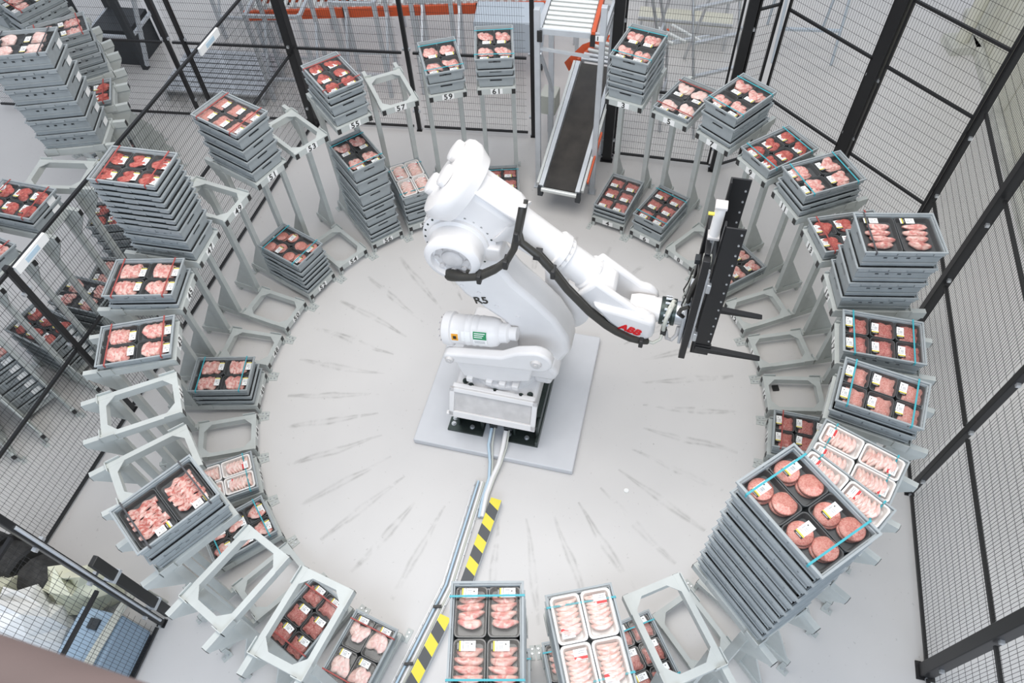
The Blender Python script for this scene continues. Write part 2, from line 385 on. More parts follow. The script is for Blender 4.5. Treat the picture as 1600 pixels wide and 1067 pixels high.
def strap_mesh(c, up):
    q = MB(); z = up
    q.box((0, 0, z + .002), (.011, CW + .008, .003)); q.box((0, CW / 2 + .004, z - .012), (.011, .002, .03)); q.box((0, -CW / 2 - .004, z - .012), (.011, .002, .03))
    return q.mesh('strap', c)
STRAP = {}
def strap(c, h):
    if (c, h) not in STRAP: STRAP[(c, h)] = strap_mesh(c, h)
    return STRAP[(c, h)]
TAG = MB().b2((-.001, -.045, -.03), (.001, .045, .03)).mesh('crate_label', 'label_white')

# ------------------------------------------------------------------ meat trays
def rrect(a, b, r, n=4):
    pts = []
    for cx, cy, s in ((a - r, b - r, 0), (-a + r, b - r, 90), (-a + r, -b + r, 180), (a - r, -b + r, 270)):
        for i in range(n + 1):
            t = R(s + 90 * i / n); pts.append((cx + r * math.cos(t), cy + r * math.sin(t)))
    return pts
def tray_mesh(a, b, dep, mt):
    q = MB(); rings = []; rim = .013 if mt == 'tray_white' else .006
    for ins, z in ((.014, 0), (.002, dep - .004), (0, dep - .003), (0, dep), (rim, dep), (rim + .002, dep - .004), (rim + .011, max(dep - .034, .004))):
        rings.append([(x, y, z) for x, y in rrect(a / 2 - ins, b / 2 - ins, .026 - ins * .4)])
    n = len(rings[0]); vs = [p for r_ in rings for p in r_]; fs = []
    for k in range(len(rings) - 1):
        for i in range(n): j = (i + 1) % n; fs.append((k * n + i, k * n + j, (k + 1) * n + j, (k + 1) * n + i))
    fs.append(tuple(reversed(range(n)))); fs.append(tuple((len(rings) - 1) * n + i for i in range(n)))
    q.add(vs, fs); return q.mesh('tray_shell', mt, 50)
def film_mesh(a, b, dep):
    q = MB(); p = rrect(a / 2 - .003, b / 2 - .003, .02); q.add([(x, y, dep + .001) for x, y in p], [tuple(range(len(p)))]); return q.mesh('film', 'film')
def blob(sx, sy, sz, seed, nu=14, nv=7, rough=.12, flat=.5, bend=0.0):
    rnd = random.Random(seed); ph = [rnd.uniform(0, 6.28) for _ in range(6)]; q = MB(); vs = []; fs = []
    for j in range(nv + 1):
        v = math.pi * j / nv
        for i in range(nu):
            u = 2 * math.pi * i / nu
            k = 1 + rough * (math.sin(2 * u + ph[0]) + .7 * math.sin(3 * u + ph[1]) + .5 * math.sin(5 * u + ph[2] + v))
            s_ = math.sin(v) ** flat
            x = sx * s_ * math.cos(u) * k; y = sy * s_ * math.sin(u) * k; z = sz * math.cos(v) * (1 + .25 * math.sin(3 * u + ph[3]))
            y += bend * (x / sx) ** 2 * sy if bend else 0
            vs.append((x, y, z))
    for j in range(nv):
        for i in range(nu): k2 = (i + 1) % nu; fs.append((j * nu + i, (j + 1) * nu + i, (j + 1) * nu + k2, j * nu + k2))
    q.add(vs, fs); return q
def bumpy(sx, sy, sz, seed, n=12):
    rnd = random.Random(seed); q = MB(); vs = []; fs = []
    for j in range(n + 1):
        for i in range(n + 1):
            x = (i / n - .5); y = (j / n - .5); e = max(abs(x), abs(y)) * 2
            z = sz * (1 - max(0, e - .55) ** 2 * 3) + rnd.uniform(-.004, .004); wob = .004 * math.sin(9 * x + seed) + .004 * math.cos(11 * y + seed)
            vs.append((x * sx + wob + rnd.uniform(-.002, .002), y * sy + wob + rnd.uniform(-.002, .002), max(z, 0)))
    for j in range(n):
        for i in range(n): a = j * (n + 1) + i; fs.append((a, a + 1, a + n + 2, a + n + 1))
    q.add(vs, fs); return q
def strip_mesh(seed):
    rnd = random.Random(seed); a, b = rnd.uniform(0, 6), rnd.uniform(.006, .012); q = MB(); vs = []; fs = []; n = 14
    for i in range(n + 1):
        x = (i / n - .5) * .19; c = b * math.sin(5 * i / n * 2 + a); w = .018 + .004 * math.sin(i * 1.1 + a)
        for t in range(6):
            u = 2 * math.pi * t / 6; vs.append((x, c + w * math.cos(u), .008 * math.sin(u) + .004 * math.sin(i * .9 + a)))
    for i in range(n):
        for t in range(6): j = (t + 1) % 6; fs.append((i * 6 + t, i * 6 + j, (i + 1) * 6 + j, (i + 1) * 6 + t))
    fs.append(tuple(reversed(range(6)))); fs.append(tuple(n * 6 + t for t in range(6)))
    q.add(vs, fs); return q
PIECE = {}
for c, mt in (('pork', 'meat_pork'), ('beef', 'meat_beef'), ('pale', 'meat_pale')):
    PIECE['chop_' + c] = [blob(.070, .050, .013, s_).mesh('chop', mt, 70) for s_ in (1, 2, 3, 4)]
    PIECE['fillet_' + c] = [blob(.074, .026, .012, s_ + 20, rough=.10, bend=.35).mesh('fillet', mt, 70) for s_ in (1, 2, 3, 4)]
for c, mt in (('mince', 'meat_mince'), ('pale_mince', 'meat_pale_mince')):
    PIECE[c] = [bumpy(.118, .138, .026, s_).mesh('mince_block', mt, 80) for s_ in (1, 2, 3)]
PIECE['patty'] = [MB().lathe([(.001, 0), (.057, 0), (.063, .004), (.064, .012), (.059, .017), (.028, .0185), (.001, .018)], 22).mesh('patty', 'meat_burger', 60)]
PIECE['bacon'] = [strip_mesh(s_).mesh('bacon_strip', 'meat_bacon', 70) for s_ in (1, 2, 3, 4)]
PIECE['steak'] = [blob(.088, .031, .014, s_ + 40, rough=.13, bend=.2).mesh('steak', 'meat_pork', 70) for s_ in (1, 2, 3, 4)]
PIECE['pslice'] = [blob(.066, .021, .014, s_ + 60, rough=.05, bend=.8).mesh('slice', 'meat_pale', 70) for s_ in (1, 2, 3, 4)]
def flat_label(parts, name):
    q = MB(); mats = []
    for x0, y0, x1, y1, z, mt in parts:
        if mt not in mats: mats.append(mt)
        q.b2((x0 * 1.32, y0 * 1.32, 0), (x1 * 1.32, y1 * 1.32, z), mats.index(mt))
    return q.mesh(name, mats)
PRICE = flat_label([(-.024, -.019, .024, .019, .0008, 'label_white')] + [(-.019 + i * .004, -.012, -.0175 + i * .004 + (.001 if i % 2 else 0), .004, .0012, 'label_grey') for i in range(5)] + [(.006, .004, .012, .009, .0012, 'label_black'), (-.018, .009, .0, .012, .0012, 'label_grey')], 'price_label')
BRAND = flat_label([(-.012, -.019, -.003, .019, .0008, 'label_black'), (-.003, -.019, .004, .019, .0008, 'label_yellow'), (.004, -.019, .012, .019, .0008, 'label_white'), (-.010, -.012, -.006, .012, .0012, 'label_grey')], 'brand_label')
REDLAB = flat_label([(-.028, -.022, .028, .022, .0008, 'label_white'), (-.028, .008, .028, .020, .0012, 'label_red'), (-.02, -.014, .006, -.011, .0012, 'label_grey'), (-.02, -.006, .01, -.003, .0012, 'label_grey')], 'price_label')
SHELL = {}
def shell(a, b, dep, mt):
    k = (a, b, dep, mt)
    if k not in SHELL: SHELL[k] = (tray_mesh(a, b, dep, mt), film_mesh(a, b, dep))
    return SHELL[k]
# kind: tray colour, columns along the crate, rows across, what the label says
KIND = dict(
    chops=('tray_black', 2, 2, 'black tray of pork chops'), pale_chops=('tray_black', 2, 2, 'black tray of pale chops'),
    rolled=('tray_black', 2, 2, 'black tray of sliced pork'), burgers=('tray_black', 2, 2, 'black tray of burger patties'),
    fillets=('tray_black', 2, 2, 'black tray of pork strips'), white=('tray_white', 2, 2, 'white tray of pale meat slices'),
    steaks=('tray_black', 2, 1, 'large black tray of pork steaks'), bacon=('tray_black', 2, 1, 'large black tray of bacon strips'),
    mince=('tray_black', 3, 2, 'black tray of red mince'), pale_mince=('tray_black', 3, 2, 'black tray of pale mince'),
    beef=('tray_black', 3, 2, 'black tray of red beef'), pork6=('tray_black', 3, 2, 'small black tray of pork'), chicken=('tray_black', 2, 2, 'black tray of pale chicken pieces'))
def pieces(kind, a, b, z, rnd):
    out = []                                     # (mesh, loc, rot)
    def P_(k, x, y, zz, rz, rx=0, ry=0): out.append((rnd.choice(PIECE[k]), (x, y, zz), (rx, ry, rz)))
    if kind in ('chops', 'pale_chops'):
        c = 'pork' if kind == 'chops' else 'pale'
        sx = rnd.choice((-1, 1))
        for i in range(3): P_('chop_' + c, sx * (.012 + rnd.uniform(-.01, .01)), (i - 1) * .034, z - .012 + .004 * i, rnd.uniform(-.5, .5) + (0 if i != 1 else 2.9), R(10))
    elif kind in ('rolled', 'pork6', 'chicken', 'beef'):
        c = {'rolled': 'pork', 'pork6': 'pork', 'chicken': 'pale', 'beef': 'beef'}[kind]
        n = {'rolled': 4, 'chicken': 3}.get(kind, 2); k = 'chop_' + c
        for i in range(n):
            if n == 4: P_(k, -.048 + i * .032, rnd.uniform(-.006, .006), z - .012 + .002 * i, R(90) + rnd.uniform(-.15, .15), R(-14))
            else: P_(k, rnd.uniform(-.012, .012), (i - (n - 1) / 2) * (.045 if n == 2 else .036), z - .012 + .004 * i, rnd.uniform(-.6, .6), R(8))
    elif kind == 'burgers':
        for sx in (-1, 1):
            for l in (0, 1): out.append((PIECE['patty'][0], (sx * .054 + l * .006 * sx, (.022 * sx) + l * .006, z - .034 + .016 * l), (0, R(3), rnd.uniform(0, 6))))
    elif kind == 'fillets':
        for i in range(4): P_('fillet_pork', -.066 + i * .043, rnd.uniform(-.004, .004), z - .013 + .002 * i, R(90) + rnd.uniform(-.12, .12), R(-10))
    elif kind == 'white':
        for i in range(7): P_('pslice', -.085 + i * .027, rnd.uniform(-.004, .004), z - .014 + .0012 * i, R(90) + rnd.uniform(-.12, .12), R(-16))
    elif kind == 'steaks':
        for i in range(4): P_('steak', rnd.uniform(-.012, .022), -.098 + i * .058, z - .014 + .002 * i, rnd.uniform(-.15, .15), R(8))
    elif kind == 'bacon':
        for i in range(8): P_('bacon', rnd.uniform(-.015, .015), -.105 + i * .029, z - .012 + .003 * (i % 2), rnd.uniform(-.08, .08))
    elif kind in ('mince', 'pale_mince'):
        P_(kind, .012, 0, z - .030, rnd.uniform(-.08, .08))
    return out
def fill_crate(cx, cy, az, r, z, h, kind, where, rnd, seedlab=None):
    """Trays side by side in the crate whose centre is at ring radius r; every tray is a thing of its own."""
    mt, nx, ny, words = KIND[kind]; a, b = .545 / nx, .356 / ny
    if nx * ny == 2: a, b = .262, .345
    top = {'white': h + .004, 'burgers': h - .034, 'steaks': h - .02, 'bacon': h - .03}.get(kind, h - .028)
    dep = top - .007; me_s, me_f = shell(round(a - .006, 3), round(b - .006, 3), round(dep, 3), mt)
    items = []
    for i in range(nx):
        for j in range(ny):
            lx = (i - (nx - 1) / 2) * a; ly = (j - (ny - 1) / 2) * b
            lx += rnd.uniform(-.002, .002)
            wx = cx + (r + lx) * math.cos(az) - ly * math.sin(az); wy = cy + (r + lx) * math.sin(az) + ly * math.cos(az)
            items.append((i, j, wx, wy))
    for i, j, wx, wy in items:
        depth = ('inner' if i == 0 else 'outer') if nx == 2 else ('inner', 'middle', 'outer')[i]
        side = ''
        if ny == 2:
            mate = [q for q in items if q[0] == i and q[1] != j][0]
            u, v = proj((wx, wy, z + h)); u2, v2 = proj((mate[2], mate[3], z + h))
            side = (' left' if u < u2 else ' right') if abs(u - u2) > abs(v - v2) * .5 else (' far' if v < v2 else ' near')
        t = thing('meat_tray', '%s, %s%s, %s' % (words, depth, side, where), 'meat tray', (wx, wy, z + .0065), az + rnd.uniform(-.012, .012), 'meat trays in the crates')
        link('tray_shell', me_s, t); zt = dep
        for me, loc, rot in pieces(kind, a, b, zt, rnd): link(me.name.split('.')[0], me, t, loc, rot)
        link('film', me_f, t)
        flip = 1 if rnd.random() < .5 else -1
        if kind == 'white':
            link('price_label', REDLAB, t, (.075 * flip, -.02 * flip, zt + .0015), (0, 0, R(90) * flip))
        elif nx * ny == 6:
            link('price_label', PRICE, t, (-.052, .020 + .010 * flip, zt + .0015), (0, 0, R(90) + rnd.uniform(-.1, .1))); link('brand_label', BRAND, t, (-.052, -.030 + .010 * flip, zt + .0015), (0, 0, R(90)))
        elif nx * ny == 2:
            link('price_label', PRICE, t, (-.02, .135, zt + .0015)); link('brand_label', BRAND, t, (-.074, .135, zt + .0015), (0, 0, R(180)))
        else:
            x = -.098 if kind != 'burgers' else -.06
            link('price_label', PRICE, t, (x, .014 * flip + .014, zt + .0015), (0, 0, R(90))); link('brand_label', BRAND, t, (x, .014 * flip - .036, zt + .0015), (0, 0, R(90)))
def make_stack(cx, cy, az, level, spec, ref, top=None, straps=None, tags=False, seed=0):
    rnd = random.Random(seed * 13 + (1 if level == 'upper' else 2))
    r = 2.921 if level == 'upper' else 2.797
    z = 1.7005 if level == 'upper' else .1385
    n = len(spec)
    for i, k in enumerate(spec):
        h = HT[k]; last = i == n - 1; jr, jy, ja = (rnd.uniform(-.004, .004), rnd.uniform(-.003, .003), rnd.uniform(-.006, .006)) if i else (0, 0, 0)
        x = cx + (r + jr) * math.cos(az) - jy * math.sin(az); y = cy + (r + jr) * math.sin(az) + jy * math.cos(az)
        size = {'S': 'shallow', 'K': 'low', 'M': 'mid-height', 'L': 'tall'}[k]
        pos = ('topmost' if last else ordinal(n - i) + ' from top') if n > 1 else 'single'
        lab = '%s %s grey crate, %s tier, %s' % (pos, size, level, ref) if n == 1 else '%s grey crate, %s, %s stack, %s' % (size, pos, level, ref)
        t = thing('stacking_crate', lab, 'crate', (x, y, z), az + ja, 'grey stacking crates')
        for nm, me in CRATE[k]: link(nm, me, t)
        if not last: link('packed_trays', PACK[k], t)
        if tags:
            link('crate_label', TAG, t, (CL / 2 - .012, .09, h * .42))
        if last and straps:
            ss = (straps, straps) if isinstance(straps, str) else straps
            for sx, c in zip((-.21, .21), ss):
                if c: link('strap', strap('strap_' + c, h), t, (sx, 0, 0), (0, 0, rnd.uniform(-.03, .03)))
        if last and top: fill_crate(cx, cy, az, r, z, h, top, '%s crate, %s' % (level, ref), rnd)
        z += h - .003
REF = {k: 'stand ' + word(k) for k in list(range(3, 19, 2)) + list(range(41, 62, 2))}
REF.update({19: 'second stand below 15', 21: 'white-tray stand at right', 23: 'stand hidden behind burger stack', 25: 'burger stack stand', 27: 'empty-topped stand at bottom right',
            29: 'white-tray stand at bottom', 31: 'bottom centre stand', 33: 'stand beside floor cable tray', 35: 'second stand left of cable tray', 37: 'bacon stand at lower left', 39: 'empty stand above bacon stand'})
REF[19] = 'stand next below seventeen'
UP = {3: ('MSKKM', 'chops', 'teal'), 5: ('S', 'pale_chops', 'red'), 7: ('SLM', 'chops', 'teal'), 9: ('M', 'beef', 'teal'), 11: ('KSM', 'chops', 'teal'), 13: ('M', 'beef', 'red'),
      15: ('LLLL', 'steaks', ('grey', None)), 17: ('L', 'mince', 'teal'), 19: ('MM', 'pale_mince', 'teal'), 21: ('L', 'white', 'teal'), 23: ('MMML', 'white', 'teal'), 25: ('M' * 10, 'burgers', 'teal'),
      29: ('MMM', 'white', 'teal'), 31: ('LLLL', 'fillets', 'teal'), 37: ('LL', 'bacon', 'grey'), 43: ('K', 'rolled', 'red'), 45: ('SM', 'rolled', 'red'), 47: ('MMMSSSSSSSS', 'beef', 'red'),
      51: ('MMMMS', 'pale_mince', 'red'), 55: ('MMKS', 'beef', 'red'), 59: ('MM', 'chops', 'teal'), 61: ('MKM', 'chops', 'teal')}
LO = {3: ('SSS', 'mince', None), 5: ('MM', 'mince', 'teal'), 9: ('M', 'pork6', None), 17: ('L', 'mince', ('red', None)), 57: ('SMSSM', 'white', 'teal'), 55: ('SSMMMSLLL', 'chops', 'teal'),
      51: ('SKSSKM', 'burgers', 'teal'), 45: ('KKM', 'rolled', 'teal'), 41: ('M', 'white', ('teal', None)), 39: ('M', 'pork6', 'teal'), 35: ('L', 'mince', 'red'), 33: ('L', 'chicken', 'red'),
      31: ('L', 'fillets', 'teal'), 29: ('LM', 'fillets', 'teal'), 27: ('LL', 'mince', 'teal'), 61: ('M', 'mince', 'teal')}
for k in range(3, 62, 2):
    a = az_of(k)
    if k <= 17 or k >= 41: lab = 'grey steel two-tier crate stand with number plates %s and %s' % (word(k), word(k + 1))
    else: lab = 'grey steel two-tier crate stand, the ' + REF[k].replace('stand ', 'one ', 1) if REF[k].startswith('stand') else 'grey steel two-tier crate stand: the ' + REF[k]
    make_stand(0, 0, a, lab, (str(k), str(k + 1)) if (k <= 17 or k >= 41) else None)
    if k in UP: make_stack(0, 0, a, 'upper', UP[k][0], REF[k], UP[k][1], UP[k][2], seed=k)
    if k in LO: make_stack(0, 0, a, 'lower', LO[k][0], REF[k], LO[k][1], LO[k][2], seed=k + 100)

# the neighbouring robot cell beyond the left fence
NX, NY = -7.06, 2.12
nb = {-5: (None, None), -4: (None, None), -3: ('M', 'MMMMM'), -2: (None, 'MMMMMM'), -1: ('M', 'MMMM'), 0: ('MK', 'MMM'), 1: (None, 'M'), 2: ('L' * 6, 'MMMM'), 3: ('K', None), 4: ('MMMM', None), 5: (None, 'M'), 6: ('MMM', None), 7: ('LLLLL', None)}
nbn = {-5: 'seventh', -4: 'sixth', -3: 'fifth', -2: 'fourth', -1: 'third', 0: 'second', 1: 'first'}
for i, (u, l) in nb.items():
    a = R(-18.7) + i * STEP
    if i <= 1: ref = 'neighbour stand %s below tall stack' % nbn[i]
    elif i == 2: ref = 'neighbour stand with tallest stack'
    else: ref = 'neighbour stand %s beyond tall stack' % ordinal(i - 2)
    make_stand(NX, NY, a, 'grey crate stand beyond left fence, ' + ref, None, 'stands of the neighbouring cell')
    if u: make_stack(NX, NY, a, 'upper', u, ref, {-3: 'beef', -1: 'pork6', 0: 'beef', 2: 'chicken', 3: 'beef', 4: 'rolled', 6: 'chops', 7: 'rolled'}[i], {2: ('grey', 'grey'), 7: None}.get(i, 'red'), i in (2, 0, 7), seed=i + 300)
    if l: make_stack(NX, NY, a, 'lower', l, ref, {-3: 'rolled', -2: 'pork6', -1: 'beef', 0: 'chops', 1: 'rolled', 2: 'beef', 5: 'chops'}[i], None, i <= 0, seed=i + 400)

# ------------------------------------------------------------------ robot plinth, pedestal
RA = R(-16.4); ce, se = math.cos(RA), math.sin(RA)
def rw(r, o, z=0.0): return Vector((r * ce - o * se, r * se + o * ce, z))      # robot axes to world
t = thing('concrete_plinth', 'low square painted plinth on the floor under the robot', 'plinth', (0, 0, 0), RA)
q = MB(); q.b2((-.78, -.74, 0), (.78, .83, .075)); bevel(link('plinth_block', q.mesh('plinth', 'slab_paint'), t), .012)
ped = thing('robot_pedestal', 'dark steel pedestal plates bolted to the plinth under the robot', 'pedestal', (0, 0, .075), RA)
for x0, x1 in ((-.48, -.13), (.07, .41)):
    q = MB(); q.b2((x0, -.57, 0), (x1, .76, .022)); link('base_plate', q.mesh('p', 'dark_steel'), ped)
    for xx in (x0 + .09, x1 - .03):
        q = MB(); q.b2((xx, -.50, .022), (xx + .02, .74, .27)); link('web_plate', q.mesh('p', 'dark_steel'), ped)
    for xx, yy in ((x0 + .045, -.50), (x0 + .045, -.44), (x1 - .12, -.50), (x0 + .05, .6), (x1 - .06, .6)):
        q = MB(); q.cyl((xx, yy, .022), (xx, yy, .045), .017, n=6); q.cyl((xx, yy, .022), (xx, yy, .027), .024, n=12); link('anchor_bolt', q.mesh('b', 'steel'), ped)
    q = MB(); q.b2((x0 + .02, -.40, .27), (x1 - .005, .74, .292)); link('top_plate', q.mesh('p', 'dark_steel'), ped)
q = MB(); q.b2((.385, -.57, .022), (.41, .76, .10)); link('edge_bar', q.mesh('p', 'dark_steel'), ped)
q = MB(); q.b2((-.13, -.42, .022), (.07, -.40, .27)); link('cable_plate', q.mesh('p', 'pale_plate'), ped)

# ------------------------------------------------------------------ robot
rob = thing('industrial_robot', 'white six-axis industrial robot arm in the middle of the crate ring', 'robot', (0, 0, .368), RA)
ZB = -.368
def rp(name, q, mt='robot_white', bw=0.0, smooth=40, label=None, parent=None):
    for i, v in enumerate(q.v): q.v[i] = (v[0], v[1], v[2] + (ZB if parent is None else 0))
    o = link(name, q.mesh(name, mt, smooth), parent or rob, label=label)
    if bw: bevel(o, bw, 3)
    return o
def bolts(q, c, ax, rad, n, r=.011, h=.014, start=0.0):
    c = Vector(c); ax = Vector(ax).normalized(); u = ax.orthogonal().normalized(); v = ax.cross(u)
    for i in range(n):
        a = start + 2 * math.pi * i / n; p = c + u * math.cos(a) * rad + v * math.sin(a) * rad; q.cyl(p, p + ax * h, r, n=6)
def along(q, c, ax, prof, n=28, mi=0):
    mt = Matrix.Translation(Vector(c)) @ Vector(ax).normalized().to_track_quat('Z', 'Y').to_matrix().to_4x4(); q.lathe(prof, n, mi, mt)
q = MB(); q.b2((-.40, -.42, .368), (.36, .50, .66)); rp('base', q, bw=.03)
q = MB(); q.add([(-.44, -.56, .40), (.37, -.56, .40), (.36, -.43, .69), (-.41, -.43, .69), (-.44, -.40, .40), (.37, -.40, .40), (.36, -.38, .69), (-.41, -.38, .69)],
      [(0, 1, 2, 3), (4, 7, 6, 5), (0, 3, 7, 4), (1, 5, 6, 2), (3, 2, 6, 7), (0, 4, 5, 1)]); rp('connection_box', q, bw=.012)
def onface(u, v, d): return Vector((-.405 + .77 * u + (-.02 + .005) * (1 - v) * 0, -.56 + .13 * v, .40 + .29 * v)) + Vector((0, -.912, .41)) * d
q = MB(); c4 = [onface(u, v, d) for d in (.001, .004) for u, v in ((.04, .20), (.96, .20), (.96, .90), (.04, .90))]
q.add(c4, [(3, 2, 1, 0), (4, 5, 6, 7), (0, 1, 5, 4), (1, 2, 6, 5), (2, 3, 7, 6), (3, 0, 4, 7)]); rp('cover_plate', q, 'robot_grey', label='grey metal cover plate')
q = MB()
for u0, v0, u1, v1 in ((-.03, .86, 1.03, 1.0), (-.03, -.02, 1.03, .18), (-.03, 0, .03, 1), (.97, 0, 1.03, 1)):
    c8 = [onface(u, v, d) for d in (.0, .028) for u, v in ((u0, v0), (u1, v0), (u1, v1), (u0, v1))]
    q.add(c8, [(3, 2, 1, 0), (4, 5, 6, 7), (0, 1, 5, 4), (1, 2, 6, 5), (2, 3, 7, 6), (3, 0, 4, 7)])
rp('cover_frame', q, bw=.006)
q = MB(); q.b2((-.46, -.575, .375), (.385, -.53, .42)); rp('base_lip', q, bw=.01)
for x, y in ((-.31, -.34), (-.25, -.38), (.30, -.36), (.22, -.39), (-.02, -.39), (.31, .2), (-.33, .2)):
    q = MB(); q.cyl((x, y, .66), (x, y, .675), .028, n=14); q.cyl((x, y, .675), (x, y, .69), .017, n=6); rp('base_bolt', q, 'dark_steel')
q = MB(); q.lathe([(.37, .655), (.37, .72), (.33, .74), (.33, .80), (.36, .82), (.36, .90), (.30, .93)], 40); rp('axis_one_ring', q)
q = MB(); q.prism([(-.34, .80), (.50, .80), (.56, .90), (.60, 1.10), (.50, 1.30), (.36, 1.34), (.22, 1.26), (.10, 1.06), (-.10, 1.00), (-.36, .98)], .16, .30); rp('turret_cheek', q, bw=.03)
q = MB(); q.prism([(-.36, .80), (.50, .80), (.54, .92), (.46, 1.02), (.1, 1.04), (-.36, .98)], -.26, .18); rp('turret', q, bw=.04)
q = MB(); q.b2((.30, -.22, .66), (.47, .26, .86)); rp('turret_block', q, bw=.04)
# bridge that carries the balancing cylinder
br = [(-.44, 1.03), (.0, 1.10), (.20, 1.08)]
q = MB(); pl_ = []
for a in range(90, 271, 20): pl_.append((-.40 + .065 * math.cos(R(a)), 1.09 + .065 * math.sin(R(a))))
for a in range(-100, 101, 20): pl_.append((.37 + .135 * math.cos(R(a)), 1.26 + .135 * math.sin(R(a))))
pl_ += [(.20, 1.345), (.06, 1.24)]
q.prism(pl_, -.40, -.30); rp('bridge_arm', q, bw=.022)
q = MB(); q.prism([(-.38, 1.05), (.34, 1.15), (.30, .90), (.12, .84), (-.10, .78), (-.32, .80)], -.37, -.26); rp('bridge_web', q, bw=.02)
for x, z, r_ in ((-.40, 1.09, .040), (.37, 1.26, .05)):
    q = MB(); q.cyl((x, -.40, z), (x, -.425, z), r_, r_ * .85, 20); q.cyl((x, -.425, z), (x, -.432, z), r_ * .35, n=12); rp('pivot_pin', q, 'robot_grey')
for x in (-.28, -.10, .02, .14):
    q = MB(); q.b2((x, -.40, .76), (x + .06, -.30, .82)); rp('casting_lug', q, bw=.01)
q = MB(); ax = Vector((.99, 0, .14)).normalized(); c0 = Vector((-.49, -.19, 1.245))
along(q, c0, ax, [(.02, 0), (.11, 0), (.145, .02), (.15, .05), (.15, .09), (.132, .10), (.132, .22), (.136, .225), (.136, .235), (.132, .24), (.132, .28), (.136, .285), (.136, .295), (.132, .30), (.132, .34), (.136, .345), (.136, .355), (.132, .36), (.132, .44), (.12, .49), (.09, .52), (.085, .58), (.06, .60), (.06, .66)], 36)
rp('balancing_cylinder', q)
q = MB(); bolts(q, c0 - ax * .006, -ax, .115, 12, .010, .008); rp('cylinder_bolts', q, 'robot_grey')
def onbal(s, ang, d=.0):                          # a point on the balancing cylinder's skin
    u = ax.cross(Vector((0, 1, 0))).normalized(); v = Vector((0, 1, 0))
    return c0 + ax * s + (u * math.sin(ang) - v * math.cos(ang)) * (.1335 + d)
def bal_label(s0, s1, a0, a1, mt, d, name, label=None):
    q = MB(); n = 6
    for i in range(n + 1):
        a = a0 + (a1 - a0) * i / n; q.v += [tuple(onbal(s0, a, d)), tuple(onbal(s1, a, d)), tuple(onbal(s0, a, d - .002)), tuple(onbal(s1, a, d - .002))]
    for i in range(n):
        k = i * 4; q.f += [(k, k + 1, k + 5, k + 4), (k + 2, k + 6, k + 7, k + 3), (k, k + 4, k + 6, k + 2), (k + 1, k + 3, k + 7, k + 5)]; q.m += [0] * 4
    q.f += [(0, 2, 3, 1), (n * 4, n * 4 + 1, n * 4 + 3, n * 4 + 2)]; q.m += [0, 0]
    return rp(name, q, mt, label=label)
sg = -1 if onbal(.2, .5).z < onbal(.2, 0).z else 1
A_ = lambda lo, hi: (sg * lo, sg * hi)
bal_label(.105, .175, *A_(.05, .85), 'label_white', .0022, 'warning_sticker'); bal_label(.11, .17, *A_(.12, .60), 'label_orange', .0032, 'warning_sticker', 'orange warning sticker')
bal_label(.305, .43, *A_(-.05, .9), 'label_white', .0055, 'info_sticker'); bal_label(.308, .427, *A_(.36, .86), 'label_green', .0065, 'info_sticker', 'green information sticker')
for kk in range(3): bal_label(.318, .39 + .012 * kk, *A_(.48 + .12 * kk, .53 + .12 * kk), 'label_white', .0072, 'sticker_line')
for kk in range(2): bal_label(.318, .41, *A_(.08 + .12 * kk, .12 + .12 * kk), 'label_grey', .0062, 'sticker_line')
bal_label(.20, .28, *A_(.1, .8), 'label_white', .0022, 'info_sticker')
bal_label(.125, .155, *A_(.24, .46), 'label_black', .0038, 'sticker_mark')
# lower arm
la = [(-.47, 2.30), (-.455, 2.05), (-.41, 1.86), (-.30, 1.68), (-.14, 1.53), (.02, 1.40), (.12, 1.22), (.14, 1.02), (.24, .90), (.40, .86), (.54, .93), (.61, 1.10), (.58, 1.30), (.47, 1.52), (.30, 1.73), (.14, 1.90), (.04, 2.06), (-.02, 2.22), (-.06, 2.40), (-.20, 2.52), (-.38, 2.48)]
q = MB(); q.prism(la, -.13, .16); rp('lower_arm', q, bw=.045)
def lettering(name, txt, size, mt, X, Y, at, shear, bold):
    me = text_mesh(txt, size, 0.0, mt, shear)
    for k, (dx, dz) in enumerate(((0, 0), (bold, 0), (-bold, 0), (0, bold), (0, -bold))):
        o = link(name, me, rob); o.matrix_local = basis(X, Y, Vector(at) + Vector(X) * dx + Vector(Y) * dz + Vector((0, -.0004 * k, 0)))
lettering('lettering', 'R5', .115, 'label_black', (.97, 0, .24), (-.24, 0, .97), (-.15, -.133, 1.64 + ZB), 0.0, .0022)
for x, z in ((-.30, 1.80), (-.02, 1.60), (.16, 1.5), (-.16, 1.74), (-.26, 1.98), (-.08, 1.95)):
    q = MB(); q.cyl((x, -.13, z), (x, -.14, z), .016, n=10); rp('threaded_plug', q)
q = MB(); along(q, (.42, .24, 1.22), (0, 1, 0), [(.20, -.02), (.29, 0), (.295, .03), (.27, .05), (.27, .10), (.17, .14), (.02, .15)], 40); rp('axis_two_gearbox', q)
q = MB(); bolts(q, (.42, .265, 1.22), (0, -1, 0), .275, 20, .012, .012); rp('gearbox_bolts', q, 'robot_grey')
q = MB(); q.b2((.30, .24, 1.46), (.50, .42, 1.72)); rp('axis_two_motor', q, bw=.04)
q = MB(); q.cyl((.37, .32, 1.2), (.37, .32, 1.42), .095, n=24); rp('motor_flange', q)
q = MB(); q.b2((.26, -.03, 1.96), (.34, .06, 2.02)); 
